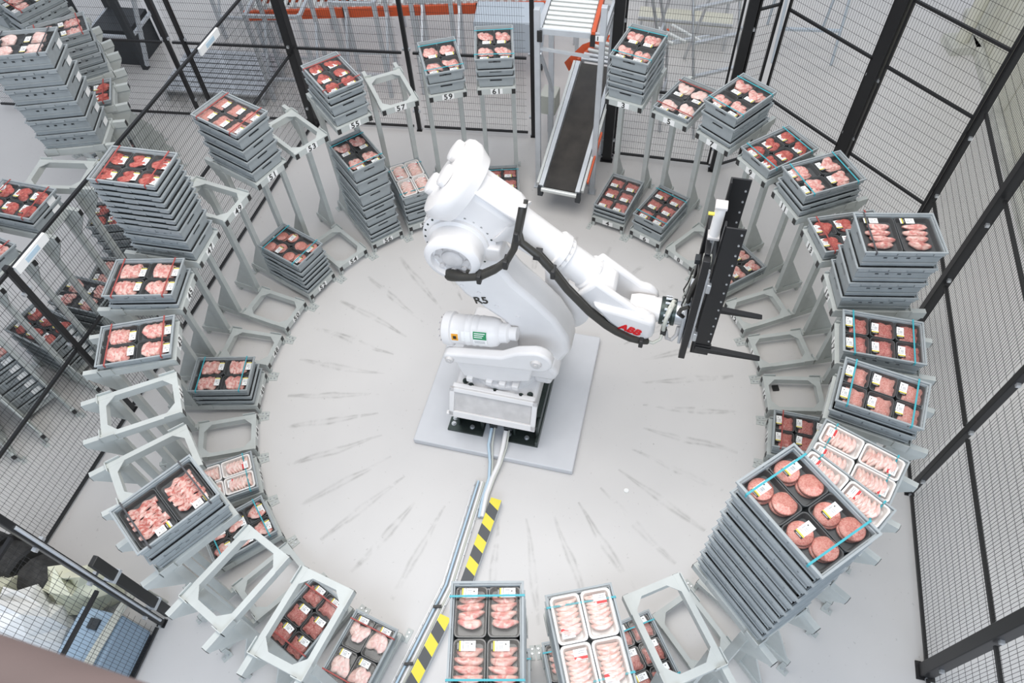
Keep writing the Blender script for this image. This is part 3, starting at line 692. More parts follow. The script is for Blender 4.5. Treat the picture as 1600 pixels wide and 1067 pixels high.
# elbow: cap, bolted rings
E3 = Vector((-.265, 0, 2.345))
q = MB(); along(q, E3 + Vector((0, -.15, 0)), (0, -1, 0), [(.20, -.02), (.235, 0), (.235, .03), (.21, .045), (.205, .13), (.215, .15), (.215, .19), (.19, .215), (.155, .22), (.150, .17), (.05, .165), (.05, .185), (.01, .185)], 40); rp('elbow_cap', q)
q = MB(); along(q, E3 + Vector((0, -.315, 0)), (0, -1, 0), [(.149, 0), (.149, .004), (.085, .006), (.08, .02), (.06, .03), (.002, .03)], 30); rp('elbow_cover', q, 'robot_grey', label='grey recessed elbow cover')
for a in range(0, 360, 45):
    q = MB(); p = E3 + Vector((.118 * math.cos(R(a)), -.32, .118 * math.sin(R(a)))); q.cyl(p, p + Vector((0, -.018, 0)), .02, n=12); rp('cover_boss', q, 'robot_grey')
q = MB(); along(q, E3 + Vector((0, .16, 0)), (0, -1, 0), [(.245, 0), (.275, .01), (.28, .06), (.262, .075), (.262, .15), (.30, .16), (.30, .23), (.285, .245), (.285, .30), (.24, .315), (.22, .32)], 44); rp('elbow_ring', q)
q = MB(); bolts(q, E3 + Vector((0, -.138, 0)), (0, -1, 0), .262, 24, .010, .012); rp('elbow_bolts', q, 'dark_steel')
q = MB(); bolts(q, E3 + Vector((0, -.072, 0)), (0, -1, 0), .291, 24, .010, .012); rp('elbow_bolts', q, 'robot_grey')
q = MB(); q.b2((-.06, -.19, 2.22), (.06, .0, 2.36)); q = q; rp('elbow_bracket', q, bw=.015)
# upper arm
UA = Vector((.80, 0, -.60)).normalized(); UN = Vector((.60, 0, .80)); UC = Vector((-.30, 0.03, 2.76))
def up_(s, n=0.0, o=0.0): return UC + UA * s + UN * n + Vector((0, o, 0))
um = lambda s, n=0.0, o=0.0: Matrix.Translation(up_(s, n, o)) @ basis(UA, UN, (0, 0, 0))
q = MB(); along(q, up_(-.10, .015), UA, [(.22, 0), (.30, .02), (.315, .05), (.315, .10), (.30, .13), (.27, .20)], 40); rp('rear_disc', q)
for n_, o_ in ((.12, -.12), (.12, .14), (-.14, .0)):
    q = MB(); c = up_(-.10, n_, o_); along(q, c, -UA, [(.085, 0), (.085, .035), (.075, .045), (.05, .05)], 20); rp('wrist_motor', q)
q = MB(); q.box((.26, -.01, .02), (.46, .40, .32), 0, um(0)); rp('upper_arm_housing', q, bw=.06)
q = MB(); q.box((.25, .205, .08), (.44, .03, .22), 0, um(0)); rp('housing_lid', q, bw=.012)
for s_, n_ in ((.18, -.1), (.40, .02)):
    q = MB(); c = up_(s_, n_, -.14 - .03); q.cyl(c + Vector((0, .03, 0)), c + Vector((0, .008, 0)), .022, n=14); rp('threaded_plug', q, 'robot_grey')
q = MB(); along(q, up_(.44), UA, [(.205, 0), (.20, .04), (.165, .08), (.150, .12), (.138, .44), (.138, .47)], 36); rp('forearm_tube', q)
q = MB(); along(q, up_(.90), UA, [(.138, 0), (.163, .01), (.163, .06), (.15, .07), (.15, .10), (.128, .11)], 36); rp('forearm_collar', q)
q = MB(); bolts(q, up_(.97), UA, .15, 16, .009, .012); rp('collar_bolts', q, 'robot_grey')
q = MB(); along(q, up_(1.0), UA, [(.128, 0), (.125, .22), (.145, .23), (.145, .27), (.13, .28)], 36); rp('forearm_roll_tube', q)
q = MB(); bolts(q, up_(1.265), -UA, .138, 16, .008, .012); rp('collar_bolts', q, 'robot_grey')
WC = Vector((1.13, 0, 1.735))
q = MB(); q.box((1.36, 0, 0), (.24, .26, .30), 0, um(0, 0, -.03)); rp('wrist_housing', q, bw=.07)
for o0, o1 in ((.10, .165), (-.165, -.10)):
    q = MB(); pts = []
    for a in range(-75, 116, 15): pts.append((WC.x + .135 * math.cos(R(a - 10)), WC.z + .135 * math.sin(R(a - 10))))
    p1, p2 = up_(1.24, .15), up_(1.24, -.17); pts += [(p1.x, p1.z), (p2.x, p2.z)]
    q.prism(pts, o0, o1); rp('wrist_cheek', q, bw=.03)
q = MB(); along(q, WC + Vector((0, -.165, 0)), (0, -1, 0), [(.12, 0), (.115, .03), (.08, .045), (.01, .045)], 30); rp('wrist_cap', q)
# the lower shell of the wrist with the maker's lettering
q = MB(); q.prism([(.76, 1.92), (.90, 1.73), (1.04, 1.60), (1.20, 1.56), (1.275, 1.62), (1.27, 1.82), (1.05, 1.88)], -.215, -.10); rp('wrist_cover', q, bw=.045)
lettering('logo', 'ABB', .098, 'logo_red', (.93, 0, -.30), (.30, 0, .93), (1.085, -.2175, 1.70 + ZB), .12, .0055)
q = MB(); along(q, WC, (1, 0, 0), [(.09, -.08), (.105, -.02), (.105, .10), (.098, .12), (.098, .16)], 30); rp('wrist_tilt', q)
q = MB(); along(q, WC + Vector((.16, 0, 0)), (1, 0, 0), [(.105, 0), (.112, .005), (.112, .05), (.10, .055), (.10, .09), (.108, .095), (.108, .12)], 30); rp('flange_ring', q, 'dark_steel', label='dark tool flange ring')
q = MB(); bolts(q, WC + Vector((.19, 0, 0)), (1, 0, 0), .114, 14, .010, .05); rp('flange_bolts', q, 'steel')
h1 = [(-.30, -.335, 2.17), (-.264, -.36, 2.20), (-.18, -.375, 2.215), (-.05, -.38, 2.255), (.06, -.36, 2.33), (.148, -.34, 2.42), (.205, -.32, 2.55), (.226, -.30, 2.68), (.251, -.27, 2.85), (.255, -.24, 2.90)]
q = MB(); q.tube(h1, [.05, .05, .034, .03, .026, .026, .026, .026, .026, .026], 10); rp('cable_harness', q, 'rubber', label='black rubber cable harness')
h1b = [(x + .02, y + .03, z + .03) for x, y, z in h1[2:]]
q = MB(); q.tube(h1b, .016, 8); rp('cable_harness', q, 'rubber')
h2 = [(.20, -.13, 2.52), (.225, -.18, 2.47), (.356, -.20, 2.378), (.468, -.215, 2.245), (.575, -.225, 2.083), (.757, -.235, 1.864), (.90, -.24, 1.735), (.983, -.238, 1.675), (1.10, -.235, 1.615), (1.187, -.22, 1.585), (1.235, -.20, 1.563)]
q = MB(); q.tube(h2, [.02, .028] + [.030] * 8 + [.026], 10); rp('cable_harness', q, 'rubber', label='black rubber cable harness')
q = MB(); q.tube([(x, y + .045, z - .005) for x, y, z in h2[2:]], .014, 8); rp('cable_harness', q, 'rubber')
for p in (h1[3], h1[5], h1[7], h2[3], h2[9]):
    q = MB(); q.box(p, (.035, .085, .085)); rp('cable_clamp', q, 'black_plastic', bw=.008)
q = MB(); q.bar((.345, -.12, 2.36), (.345, -.235, 2.385), .05, .03); rp('harness_bracket', q, 'black_plastic')
q = MB(); q.bar((.25, -.10, 2.80), (.25, -.27, 2.93), .07, .02); rp('harness_bracket', q)
for y0, z0 in ((-.085, .10), (-.05, .115)):
    q = MB(); q.tube([(1.345, y0 - .02, WC.z - .15), (1.34, y0 - .045, WC.z - .04), (1.345, y0 - .04, WC.z + .06), (1.36, y0, WC.z + z0), (1.38, y0 + .06, WC.z + .12), (1.40, y0 + .10, WC.z + .06)], .017, 10); rp('air_hose', q, 'hose_grey', label='pale ribbed air hose')
q = MB(); q.tube([(1.235, -.20, 1.563), (1.28, -.20, 1.555), (1.33, -.17, 1.58), (1.345, -.105, 1.62)], .014, 8); rp('air_hose', q, 'hose_grey')
q = MB(); q.tube([(1.36, -.10, 1.62), (1.38, -.12, 1.54), (1.42, -.12, 1.53), (1.45, -.10, 1.58), (1.455, -.08, 1.66)], .016, 10); rp('air_hose', q, 'robot_grey')
q = MB(); q.box((1.345, -.11, 1.615), (.045, .07, .04)); rp('cable_clamp', q, 'black_plastic', bw=.006)

# ------------------------------------------------------------------ gripper
gr = thing('fork_gripper', 'tall black fork gripper with two prongs on the robot wrist', 'gripper', rw(1.46, 0, 1.5), RA)
def gp(name, q, mt, bw=0.0, smooth=40, label=None):
    for i, v in enumerate(q.v): q.v[i] = (v[0] - 1.46, v[1], v[2] - 1.5)
    o = link(name, q.mesh(name, mt, smooth), gr, label=label)
    if bw: bevel(o, bw, 2)
    return o
q = MB(); q.cyl((1.41, 0, 1.735), (1.47, 0, 1.735), .095, n=30); gp('adapter_disc', q, 'steel')
q = MB(); q.b2((1.465, -.17, 1.56), (1.49, .17, 1.90)); gp('mount_plate', q, 'aluminium', .006)
for y in (-.205, .205):
    q = MB(); q.b2((1.495, y - .03, 1.46), (1.545, y + .03, 2.62)); gp('back_beam', q, 'black_steel', .004)
    q = MB(); q.b2((1.575, y - .006, 1.53), (1.712, y + .006, 2.94 if y < 0 else 2.99)); q.b2((1.575, y - .006, 1.53), (1.587, y + (.055 if y < 0 else -.055), 2.94 if y < 0 else 2.99)); gp('side_plate', q, 'black_steel', .002)
    for i in range(14):
        z = 1.62 + i * .098
        q = MB(); q.cyl((1.69, y - .006, z), (1.69, y - .013, z), .0075, n=8); gp('rivet', q, 'steel')
    q = MB(); q.prism([(1.60, 1.575), (2.075, 1.585), (2.10, 1.592), (2.10, 1.600), (2.07, 1.606), (1.60, 1.635)], y - .022, y + .022); gp('fork_prong', q, 'black_steel', .006)
    q = MB(); q.b2((1.60, y - .012, 1.635), (1.72, y + .012, 1.66)); gp('prong_root', q, 'black_steel')
    q = MB(); q.b2((1.548, y - .018, 1.60), (1.562, y + .018, 2.50)); gp('guide_rail', q, 'steel')
    for z in (1.72, 2.30):
        q = MB(); q.b2((1.562, y - .035, z), (1.592, y + .035, z + .09)); gp('guide_carriage', q, 'steel', .004)
for z in (1.50, 1.80, 2.20, 2.58):
    q = MB(); q.b2((1.50, -.18, z), (1.535, .18, z + .06)); gp('cross_member', q, 'black_steel', .004)
q = MB(); q.b2((1.575, -.15, 1.66), (1.59, .15, 2.45)); gp('centre_plate', q, 'machine_dark')
q = MB(); q.cyl((1.535, -.06, 2.70), (1.535, -.06, 2.98), .036, n=20); gp('air_cylinder', q, 'tray_white', label='white pneumatic cylinder')
for z in (2.69, 2.97):
    q = MB(); q.b2((1.495, -.10, z), (1.575, -.02, z + .025)); gp('cylinder_cap', q, 'robot_grey', .005)
q = MB(); q.cyl((1.535, -.06, 2.45), (1.535, -.06, 2.72), .015, n=12); gp('piston_rod', q, 'steel')
q = MB(); q.b2((1.505, -.10, 2.42), (1.565, -.02, 2.48)); gp('rod_clevis', q, 'hose_grey', .005)
q = MB(); q.cyl((1.50, -.115, 2.95), (1.46, -.115, 2.95), .012, n=8); gp('air_fitting', q, 'label_yellow')
q = MB(); q.tube([(1.48, -.08, 1.95), (1.47, -.13, 2.1), (1.475, -.17, 2.25), (1.50, -.17, 2.38), (1.52, -.10, 2.45)], .02, 10); gp('cable_hose', q, 'rubber')
q = MB(); q.tube([(1.46, -.16, 1.90), (1.42, -.20, 1.98), (1.43, -.22, 2.06), (1.48, -.22, 2.10)], .016, 8); gp('cable_hose', q, 'rubber')
for i, (y, z) in enumerate(((-.12, 1.98), (-.02, 2.04), (.08, 1.96), (-.13, 2.20), (.02, 2.3))):
    q = MB(); q.b2((1.462, y, z), (1.50, y + .06, z + .05)); gp('valve_block', q, ['aluminium', 'machine_dark', 'tray_white'][i % 3], .004)
for i in range(4):
    q = MB(); q.tube([(1.455, -.15 + .07 * i, 1.88), (1.435, -.17 + .075 * i, 1.96), (1.455, -.13 + .06 * i, 2.06), (1.47, -.12 + .06 * i, 2.2)], .006, 6); gp('air_line', q, 'rubber' if i % 2 else 'hose_grey')

# ------------------------------------------------------------------ cables from the robot and the floor cable tray
for i, (r0, mt, rad, lab) in enumerate(((-.045, 'hose_blue', .014, 'pale blue cable from robot base to floor tray, left one'), (.095, 'tray_white', .022, 'thick white cable from robot base to floor tray, right one'))):
    s0 = rw(r0, -.52, .20); s1 = rw(r0 - .0, -.66, .12); s2 = Vector((-.24 + .03 * i, -.93, .045)); s3 = Vector((-.30 + .03 * i, -1.09, .035)); s4 = Vector((-.345 + .03 * i, -1.30, .03))
    t = thing('floor_cable', lab, 'cable', s2); t['group'] = 'cables at the robot base'
    q = MB(); q.tube([s0 - s2, s1 - s2, (s1 + s2) / 2 - s2 + Vector((.01, 0, -.02)), Vector((0, 0, 0)), s3 - s2, s4 - s2], rad, 8); link('cable', q.mesh('cable', mt, 60), t)
    q = MB(); q.tube([s0 - s2 + Vector((.03, 0, 0)), s1 - s2 + Vector((.035, 0, 0)), (s1 + s2) / 2 - s2 + Vector((.035, 0, -.02)), Vector((.025, 0, 0)), s3 - s2 + Vector((.02, 0, 0)), s4 - s2 + Vector((.015, 0, 0))], .008, 8); link('thin_cable', q.mesh('cable', 'hose_grey', 60), t)
    q = MB(); c = rw(r0, -.46, .21) - s2; q.box(c, (.075, .11, .07)); bevel(link('connector_plug', q.mesh('plug', 'machine_dark'), t), .006)
TP = [Vector((-.315, -.95, 0)), Vector((-.62, -1.90, 0)), Vector((-1.08, -2.78, 0)), Vector((-1.45, -3.45, 0))]
t = thing('cable_tray', 'silver wire mesh cable tray running along floor to the robot', 'cable tray', TP[0])
def tray_edge(off, z): 
    out = []
    for i, p in enumerate(TP):
        d = (TP[min(i + 1, 3)] - TP[max(i - 1, 0)]).normalized(); n = Vector((-d.y, d.x, 0)); out.append(p - TP[0] + n * off + Vector((0, 0, z)))
    return out
for off, z in ((-.05, .012), (-.017, .012), (.017, .012), (.05, .012), (-.05, .058), (.05, .058)):
    q = MB(); q.tube(tray_edge(off, z), .0032, 6); link('long_wire', q.mesh('w', 'steel', 60), t)
for seg in range(3):
    a, b = TP[seg] - TP[0], TP[seg + 1] - TP[0]; L_ = (b - a).length; d = (b - a).normalized(); n = Vector((-d.y, d.x, 0))
    for i in range(int(L_ / .11)):
        c = a + d * (.05 + i * .11); q = MB(); q.tube([c - n * .05 + Vector((0, 0, .06)), c - n * .05 + Vector((0, 0, .011)), c + n * .05 + Vector((0, 0, .011)), c + n * .05 + Vector((0, 0, .06))], .003, 6); link('cross_wire', q.mesh('w', 'steel', 60), t)
for off, mt in ((-.025, 'hose_blue'), (.01, 'tray_white'), (.03, 'hose_grey')):
    t2 = thing('tray_cable', {'hose_blue': 'pale blue cable lying in floor cable tray', 'tray_white': 'white cable lying in floor cable tray', 'hose_grey': 'greyish cable lying in floor cable tray'}[mt], 'cable', TP[0])
    q = MB(); q.tube(tray_edge(off, .028), .011, 8); link('cable', q.mesh('cable', mt, 60), t2)
for k in (1, 2):
    for f in (.2, .7):
        p = TP[k] - TP[0] + (TP[k + 1] - TP[k]) * f; q = MB(); q.box(p + Vector((0, 0, .05)), (.07, .02, .03)); link('cable_tie', q.mesh('tie', 'black_plastic'), t)
def hazard(name, a, b, label):
    a, b = Vector(a), Vector(b); d = (b - a).normalized(); n = Vector((-d.y, d.x, 0)); L_ = (b - a).length; w = .05
    t = thing(name, label, 'cover strip', a)
    q = MB(); q.bar(Vector((0, 0, .045)), d * L_ + Vector((0, 0, .045)), .10, .09); link('cover_profile', q.mesh('c', 'aluminium'), t)
    k = int(L_ / .10); st = L_ / k
    for i in range(k):
        s0, s1 = i * st, (i + 1) * st; sk = .055
        pts = [d * max(0, s0 - (sk if i else 0)) - n * w, d * (s1 - (sk if i < k - 1 else 0)) - n * w, d * s1 + n * w, d * s0 + n * w]
        pts = [d * (s0 - sk * (1 if i else 0)) - n * w * 1, d * (s1 - sk * (1 if i < k - 1 else 0)) - n * w, d * (s1 + 0) + n * w, d * s0 + n * w]
        q = MB(); q.add([p + Vector((0, 0, z)) for z in (.0905, .0925) for p in pts], [(3, 2, 1, 0), (4, 5, 6, 7), (0, 1, 5, 4), (1, 2, 6, 5), (2, 3, 7, 6), (3, 0, 4, 7)])
        link('hazard_stripe', q.mesh('s', 'hazard_yellow' if i % 2 == 0 else 'hazard_dark'), t, label='yellow stripe' if i % 2 == 0 else 'dark stripe')
hazard('hazard_cover', (-.178, -1.16, 0), (-.475, -1.93, 0), 'yellow and black striped floor cover, part nearer the robot')
hazard('hazard_cover', (-.64, -2.17, 0), (-1.05, -2.95, 0), 'yellow and black striped floor cover, part nearer the bottom edge')
q = MB(); q.cyl((0, 0, 0), (0, 0, .012), .022, n=14); thing('bottle_cap', 'small white round cap lying on the open floor', 'cap', (1.02, -1.12, 0), me=q.mesh('cap', 'paper_white', 40))
q = MB(); q.b2((-.03, -.03, 0), (.03, .03, .02)); thing('end_cap', 'loose black square cap on floor beside empty lower frame', 'cap', (2.65, -.13, 0), 0, me=q.mesh('cap', 'black_plastic'))

# ------------------------------------------------------------------ fences
def lerp(a, b, t): return a + (b - a) * t
WIRE = 0
def fence_panel(name, a, b, label, z0, z1, rails=(), group='mesh fences', pitch=.027, wire=.0022, stiles=False):
    a, b = Vector((*a, 0)), Vector((*b, 0)); d = (b - a).normalized(); L_ = (b - a).length; az = math.atan2(d.y, d.x)
    t = thing('mesh_fence', label, 'fence', a, az, group)
    for z in [z0, z1] + list(rails):
        q = MB(); q.b2((.01, -.0125, z - .0125), (L_ - .01, .0125, z + .0125)); link('rail', q.mesh('rail', 'black_steel'), t)
    for x in ((.022, L_ - .022) if stiles else ()):
        q = MB(); q.b2((x - .0125, -.0125, z0), (x + .0125, .0125, z1)); link('stile', q.mesh('stile', 'black_steel'), t)
    q = MB(); n = int((L_ - .06) / pitch); h = wire / 2
    for i in range(1, n + 1):
        x = .03 + i * (L_ - .06) / (n + 1); q.b2((x - h, -h, z0), (x + h, h, z1))
    m_ = int((z1 - z0) / .1)
    for j in range(1, m_): z = z0 + j * (z1 - z0) / m_; q.b2((.02, h, z - h), (L_ - .02, 3 * h, z + h))
    link('wire_mesh', q.mesh('mesh', 'black_steel'), t, kind='stuff'); return t
def fence_post(x, y, h, w, label, az):
    t = thing('fence_post', label, 'fence post', (x, y, 0), az, 'fence posts')
    q = MB(); q.b2((-w / 2, -w / 2, 0), (w / 2, w / 2, h)); bevel(link('post', q.mesh('post', 'black_steel'), t), .006)
    q = MB(); q.b2((-w * .7, -w * .7, 0), (w * .7, w * .7, .012)); link('foot_plate', q.mesh('plate', 'black_steel'), t)
    for sx in (-1, 1):
        q = MB(); q.cyl((sx * w * .62, 0, .012), (sx * w * .62, 0, .03), .012, n=6); link('anchor_bolt', q.mesh('bolt', 'steel'), t)
    for z in (.3, 1.2, 1.9):
        if z < h:
            for sx in (-1, 1):
                q = MB(); q.box((sx * (w / 2 + .012), 0, z), (.024, .03, .03)); link('panel_clip', q.mesh('clip', 'steel'), t)
    return t
LA, LB = Vector((-4.75, -2.75)), Vector((-2.43, 4.44)); ld = (LB - LA).normalized(); laz = math.atan2(ld.y, ld.x)
def on_left(y): return LA + ld * ((y - LA.y) / ld.y)
ys = [-2.70, .09, 4.40]
for i in range(2):
    a, b = on_left(ys[i] + .02), on_left(ys[i + 1] - .02)
    fence_panel('fence_panel', a, b, ['black mesh fence panel at left, nearest the camera', 'black mesh fence panel at left, ending at the back corner'][i], .04, 2.15, (1.10,))
for y, lab in ((.09, 'slim black fence post at left, under the nearer white sign'),):
    p = on_left(y); fence_post(p.x, p.y, 2.2, .05, lab, laz)
fence_post(LB.x, LB.y, 3.2, .11, 'thick black corner post where left and back fences meet', laz)
for y, lab in ((3.10, 'white sign on the left fence top rail, farther one'), (.30, 'white sign on the left fence top rail, nearer one')):
    p = on_left(y); t = thing('fence_sign', lab, 'sign', (p.x, p.y, 2.0), laz)
    q = MB(); q.b2((-.19, -.045, .09), (.19, -.02, .17)); link('sign_board', q.mesh('board', 'label_white'), t)
    q = MB(); q.b2((-.08, -.0475, .105), (.08, -.045, .15)); link('blue_panel', q.mesh('board', 'hose_blue'), t)
# back fence
BA, BB = Vector((-7.6, 5.36)), Vector((.50, 3.915)); bd = (BB - BA).normalized(); baz = math.atan2(bd.y, bd.x)
def on_back(x): return BA + bd * ((x - BA.x) / bd.x)
xs = [-7.0, -4.02, -2.43, -1.0, .50]
for i in range(4):
    fence_panel('fence_panel', on_back(xs[i] + .06), on_back(xs[i + 1] - .06), ['black mesh back fence panel behind the neighbouring cell', 'black mesh back fence panel left of the corner post', 'black mesh back fence panel right of the corner post', 'black mesh back fence panel left of the infeed conveyor'][i], .06, 2.7, (1.15,))
for x, lab in ((-4.02, 'slim black back fence post, far left one'), (-3.80, 'slim black back fence post beside the white sign'), (-1.0, 'slim black back fence post behind empty frame fifty-seven'), (.50, 'black back fence post left of the infeed conveyor')):
    p = on_back(x); fence_post(p.x, p.y, 3.2, .05, lab, baz)
q = MB(); p = on_back(.42)
fence_panel('fence_panel', (1.46, 3.44), (2.64, 3.12), 'black mesh fence panel right of the infeed conveyor', .06, 2.7, (1.02,), stiles=True)
fence_post(1.40, 3.40, 3.2, .11, 'thick black post right of the infeed conveyor', R(-15)); fence_post(2.70, 3.09, 3.2, .10, 'thick black post behind the chop crates of stand seven', R(-15))
fence_panel('fence_panel', (2.76, 3.10), (3.04, 3.19), 'narrow black mesh gate panel at the fence step', .06, 2.7, (1.02, 2.1), stiles=True)
EA, EM, EC = Vector((3.08, 3.17)), Vector((3.705, 2.165)), Vector((4.27, 1.25)); eaz = math.atan2((EC - EA).y, (EC - EA).x)
ed = (EC - EA).normalized()
fence_panel('fence_panel', EA + ed * .02, EM - ed * .06, 'black mesh panel at back right, left of the thick post', .05, 3.1, (1.02, 2.065), stiles=True)
fence_panel('fence_panel', EM + ed * .06, EC - ed * .03, 'black mesh panel at back right, right of the thick post', .05, 3.3, (1.02, 2.065, 2.725), stiles=True)
fence_post(EM.x, EM.y, 3.4, .11, 'thick black post in the back right fence', eaz)
GA, GB = Vector((4.27, 1.25)), Vector((3.158, -2.796)); gd = (GB - GA).normalized(); gaz = math.atan2(gd.y, gd.x)
fence_post(GA.x, GA.y, 3.4, .055, 'slim black corner post of the right fence', gaz)
def on_right(y): return GA + gd * ((y - GA.y) / gd.y)
ry = [1.25, .217, -1.297, -2.80]
for i in range(3):
    fence_panel('fence_panel', on_right(ry[i] - .05), on_right(ry[i + 1] + .05), ['black mesh right fence panel, farthest one', 'black mesh right fence panel, middle one', 'black mesh right fence panel, nearest whole one'][i], .05, 3.2, (1.13, 2.18))
for y, lab, w in ((.217, 'thick black right fence post behind the tall steak stack', .085), (-1.297, 'black right fence post beside the white tray crates', .06), (-2.80, 'thick black right fence post at bottom right corner', .10)):
    p = on_right(y); fence_post(p.x, p.y, 3.4, w, lab, gaz)
p2 = GB + gd * 1.3
fence_panel('fence_panel', GB + gd * .06, p2, 'black mesh right fence panel cut by the bottom right corner', .05, 2.17, (1.12,))
for i, y in enumerate((.75, -.55, -2.05)):
    pass
# front left fence
fp = Vector((-3.06, -2.06)); fd = Vector((-.27, -.963)); faz = math.atan2(fd.y, fd.x)
fence_post(fp.x, fp.y, 2.9, .05, 'black front left fence post beside the covered door track', faz)
fence_panel('fence_panel', fp + fd * .04, fp + fd * 1.35, 'black mesh fence panel at bottom left, before the white bags', .05, 2.15, (1.08,))
t = thing('door_track', 'long black boxed strip clamped to the front left fence post', 'door track', (fp.x + .075, fp.y + .06, 0), faz)
q = MB(); q.b2((-.04, -.01, .10), (.04, .03, 1.40)); bevel(link('track_box', q.mesh('t', 'black_plastic'), t), .005)
for z in (.35, 1.05):
    q = MB(); q.b2((-.05, -.05, z), (.05, .035, z + .035)); link('track_clamp', q.mesh('t', 'aluminium'), t)
q = MB(); q.cyl((.075, -.03, .1), (.075, -.03, 2.2), .012, n=8); link('track_tube', q.mesh('t', 'aluminium', 40), t)

# ------------------------------------------------------------------ infeed conveyor (position one)
ca = R(69.6); cd = Vector((math.cos(ca), math.sin(ca), 0)); cn = Vector((-cd.y, cd.x, 0)); c0_ = Vector((.71, 2.47, 0)); caz = ca
bc = thing('belt_conveyor', 'inclined dark belt conveyor between the aluminium posts', 'conveyor', c0_, caz)
LB_, zA, zB_ = 1.62, .40, .96; sl = math.atan2(zB_ - zA, LB_)
def bl(x, y, dz=0): return (x, y, zA + (zB_ - zA) * x / LB_ + dz)
q = MB(); q.add([bl(0, -.18), bl(LB_, -.18), bl(LB_, .18), bl(0, .18), bl(0, -.18, -.05), bl(LB_, -.18, -.05), bl(LB_, .18, -.05), bl(0, .18, -.05)], [(0, 1, 2, 3), (4, 7, 6, 5), (0, 4, 5, 1), (3, 2, 6, 7), (0, 3, 7, 4), (1, 5, 6, 2)]); link('belt', q.mesh('belt', 'belt'), bc)
for sy in (-1, 1):
    q = MB(); q.bar(bl(0, sy * .215, -.03), bl(LB_, sy * .215, -.03), .05, .14); link('side_frame', q.mesh('s', 'aluminium'), bc)
    q = MB(); q.bar(bl(.02, sy * .265, .0), bl(LB_, sy * .265, .0), .03, .05); link('side_guard', q.mesh('s', 'roller'), bc)
    q = MB(); q.box(bl(-.02, sy * .225, -.05), (.05, .06, .12)); link('bearing_block', q.mesh('s', 'machine_dark'), bc)
    q = MB(); q.bar((.62, sy * .20, 0), bl(.62, sy * .20, -.08), .03); q.b2((.56, sy * .20 - .05, 0), (.68, sy * .20 + .05, .008)); link('leg', q.mesh('s', 'steel'), bc)
    q = MB(); q.bar((1.3, sy * .22, 0), bl(1.3, sy * .22, -.08), .04); link('leg', q.mesh('s', 'steel'), bc)
q = MB(); q.cyl(bl(-.03, -.21, -.01), bl(-.03, .21, -.01), .028, n=14); link('end_roller', q.mesh('r', 'roller', 40), bc)
q = MB(); q.bar(bl(.12, -.30, .02), bl(.75, -.30, .02), .02, .05); link('edge_strip', q.mesh('s', 'orange_paint'), bc, label='red edge strip')
rc = thing('roller_curve', 'curved roller track feeding the inclined belt', 'conveyor', c0_ + cd * (LB_ + .05), caz)
for i in range(11):
    a = R(-4 * i); x = .03 + i * .085; y = -.02 - .009 * i * i
    p = Vector((x - math.sin(R(4 * i)) * .0, y, zB_ - .0)); dvec = Vector((math.sin(R(3.2 * i)), math.cos(R(3.2 * i)), 0))
    q = MB(); q.cyl(p - dvec * .25, p + dvec * .22, .026, n=12); link('roller', q.mesh('r', 'roller' if i > 1 else 'steel', 40), rc)
for sy in (-.27, .24):
    q = MB(); q.tube([(.0, sy, zB_ - .02), (.3, sy - .10, zB_ - .02), (.6, sy - .42, zB_ - .02), (.9, sy - .95, zB_ - .02)], .03, 6); link('side_frame', q.mesh('s', 'aluminium' if sy < 0 else 'orange_paint'), rc)
q = MB(); q.tube([(.05, .36, zB_ - .12), (.35, .27, zB_ - .12), (.65, -.02, zB_ - .12)], .07, 4, flat=1.4); link('curved_guard', q.mesh('g', 'orange_paint'), rc, label='orange curved guard')
for x, y in ((.1, .2), (.1, -.25), (.8, -.6)):
    q = MB(); q.bar((x, y, 0), (x, y, zB_ - .04), .04); link('leg', q.mesh('l', 'aluminium'), rc)
fr_ = thing('conveyor_frame', 'tall aluminium frame with a roller bed and plate one', 'frame', (.50, 2.98, 0), R(-15))
pr_ = [Vector((0, 0, 0)), Vector((.665, .0, 0)), Vector((.02, .72, 0)), Vector((.70, .72, 0))]
for p, h in zip(pr_, (2.34, 2.42, 2.3, 2.3)):
    q = MB(); q.b2((p.x - .03, p.y - .03, 0), (p.x + .03, p.y + .03, h)); bevel(link('upright', q.mesh('u', 'aluminium'), fr_), .004)
    q = MB(); q.b2((p.x - .05, p.y - .05, 0), (p.x + .05, p.y + .05, .012)); link('foot_plate', q.mesh('u', 'steel'), fr_)
for z in (1.98, 2.10):
    for a, b in ((0, 1), (2, 3), (0, 2), (1, 3)):
        if z < 2 and a != b and (a, b) == (0, 1): continue
        q = MB(); q.bar(pr_[a] + Vector((0, 0, z)), pr_[b] + Vector((0, 0, z)), .03, .06); link('frame_rail', q.mesh('f', 'aluminium'), fr_)
q = MB(); q.bar(pr_[0] + Vector((.02, 0, 1.90)), pr_[1] + Vector((-.12, 0, 1.86)), .025, .03); link('frame_rail', q.mesh('f', 'aluminium'), fr_)
q = MB(); q.bar(pr_[0] + Vector((.03, .0, 1.85)), pr_[2] + Vector((.03, -.05, .9)), .03); link('brace', q.mesh('f', 'aluminium'), fr_)
for i in range(11):
    y = .03 + i * .085; q = MB(); q.cyl((.06, y, 2.12), (.54, y, 2.12), .027, n=12); link('roller', q.mesh('r', 'roller', 40), fr_)
for x in (.03, .57):
    q = MB(); q.b2((x - .02, -.02, 2.06), (x + .02, 1.0, 2.15)); link('bed_side', q.mesh('f', 'aluminium' if x < .3 else 'orange_paint'), fr_)
    q = MB(); q.b2((x - .025, -.045, 2.0), (x + .025, -.02, 2.12)); link('end_cap', q.mesh('f', 'black_plastic'), fr_)
pt = link('number_plate', PLATE, fr_, (.62, -.033, 2.09), (0, 0, R(90)))
o = link('numeral', text_mesh('1', .062, .0022, 'black_plastic'), pt); o.matrix_local = basis((0, -1, 0), (0, 0, 1), (-.0022, 0, 0))
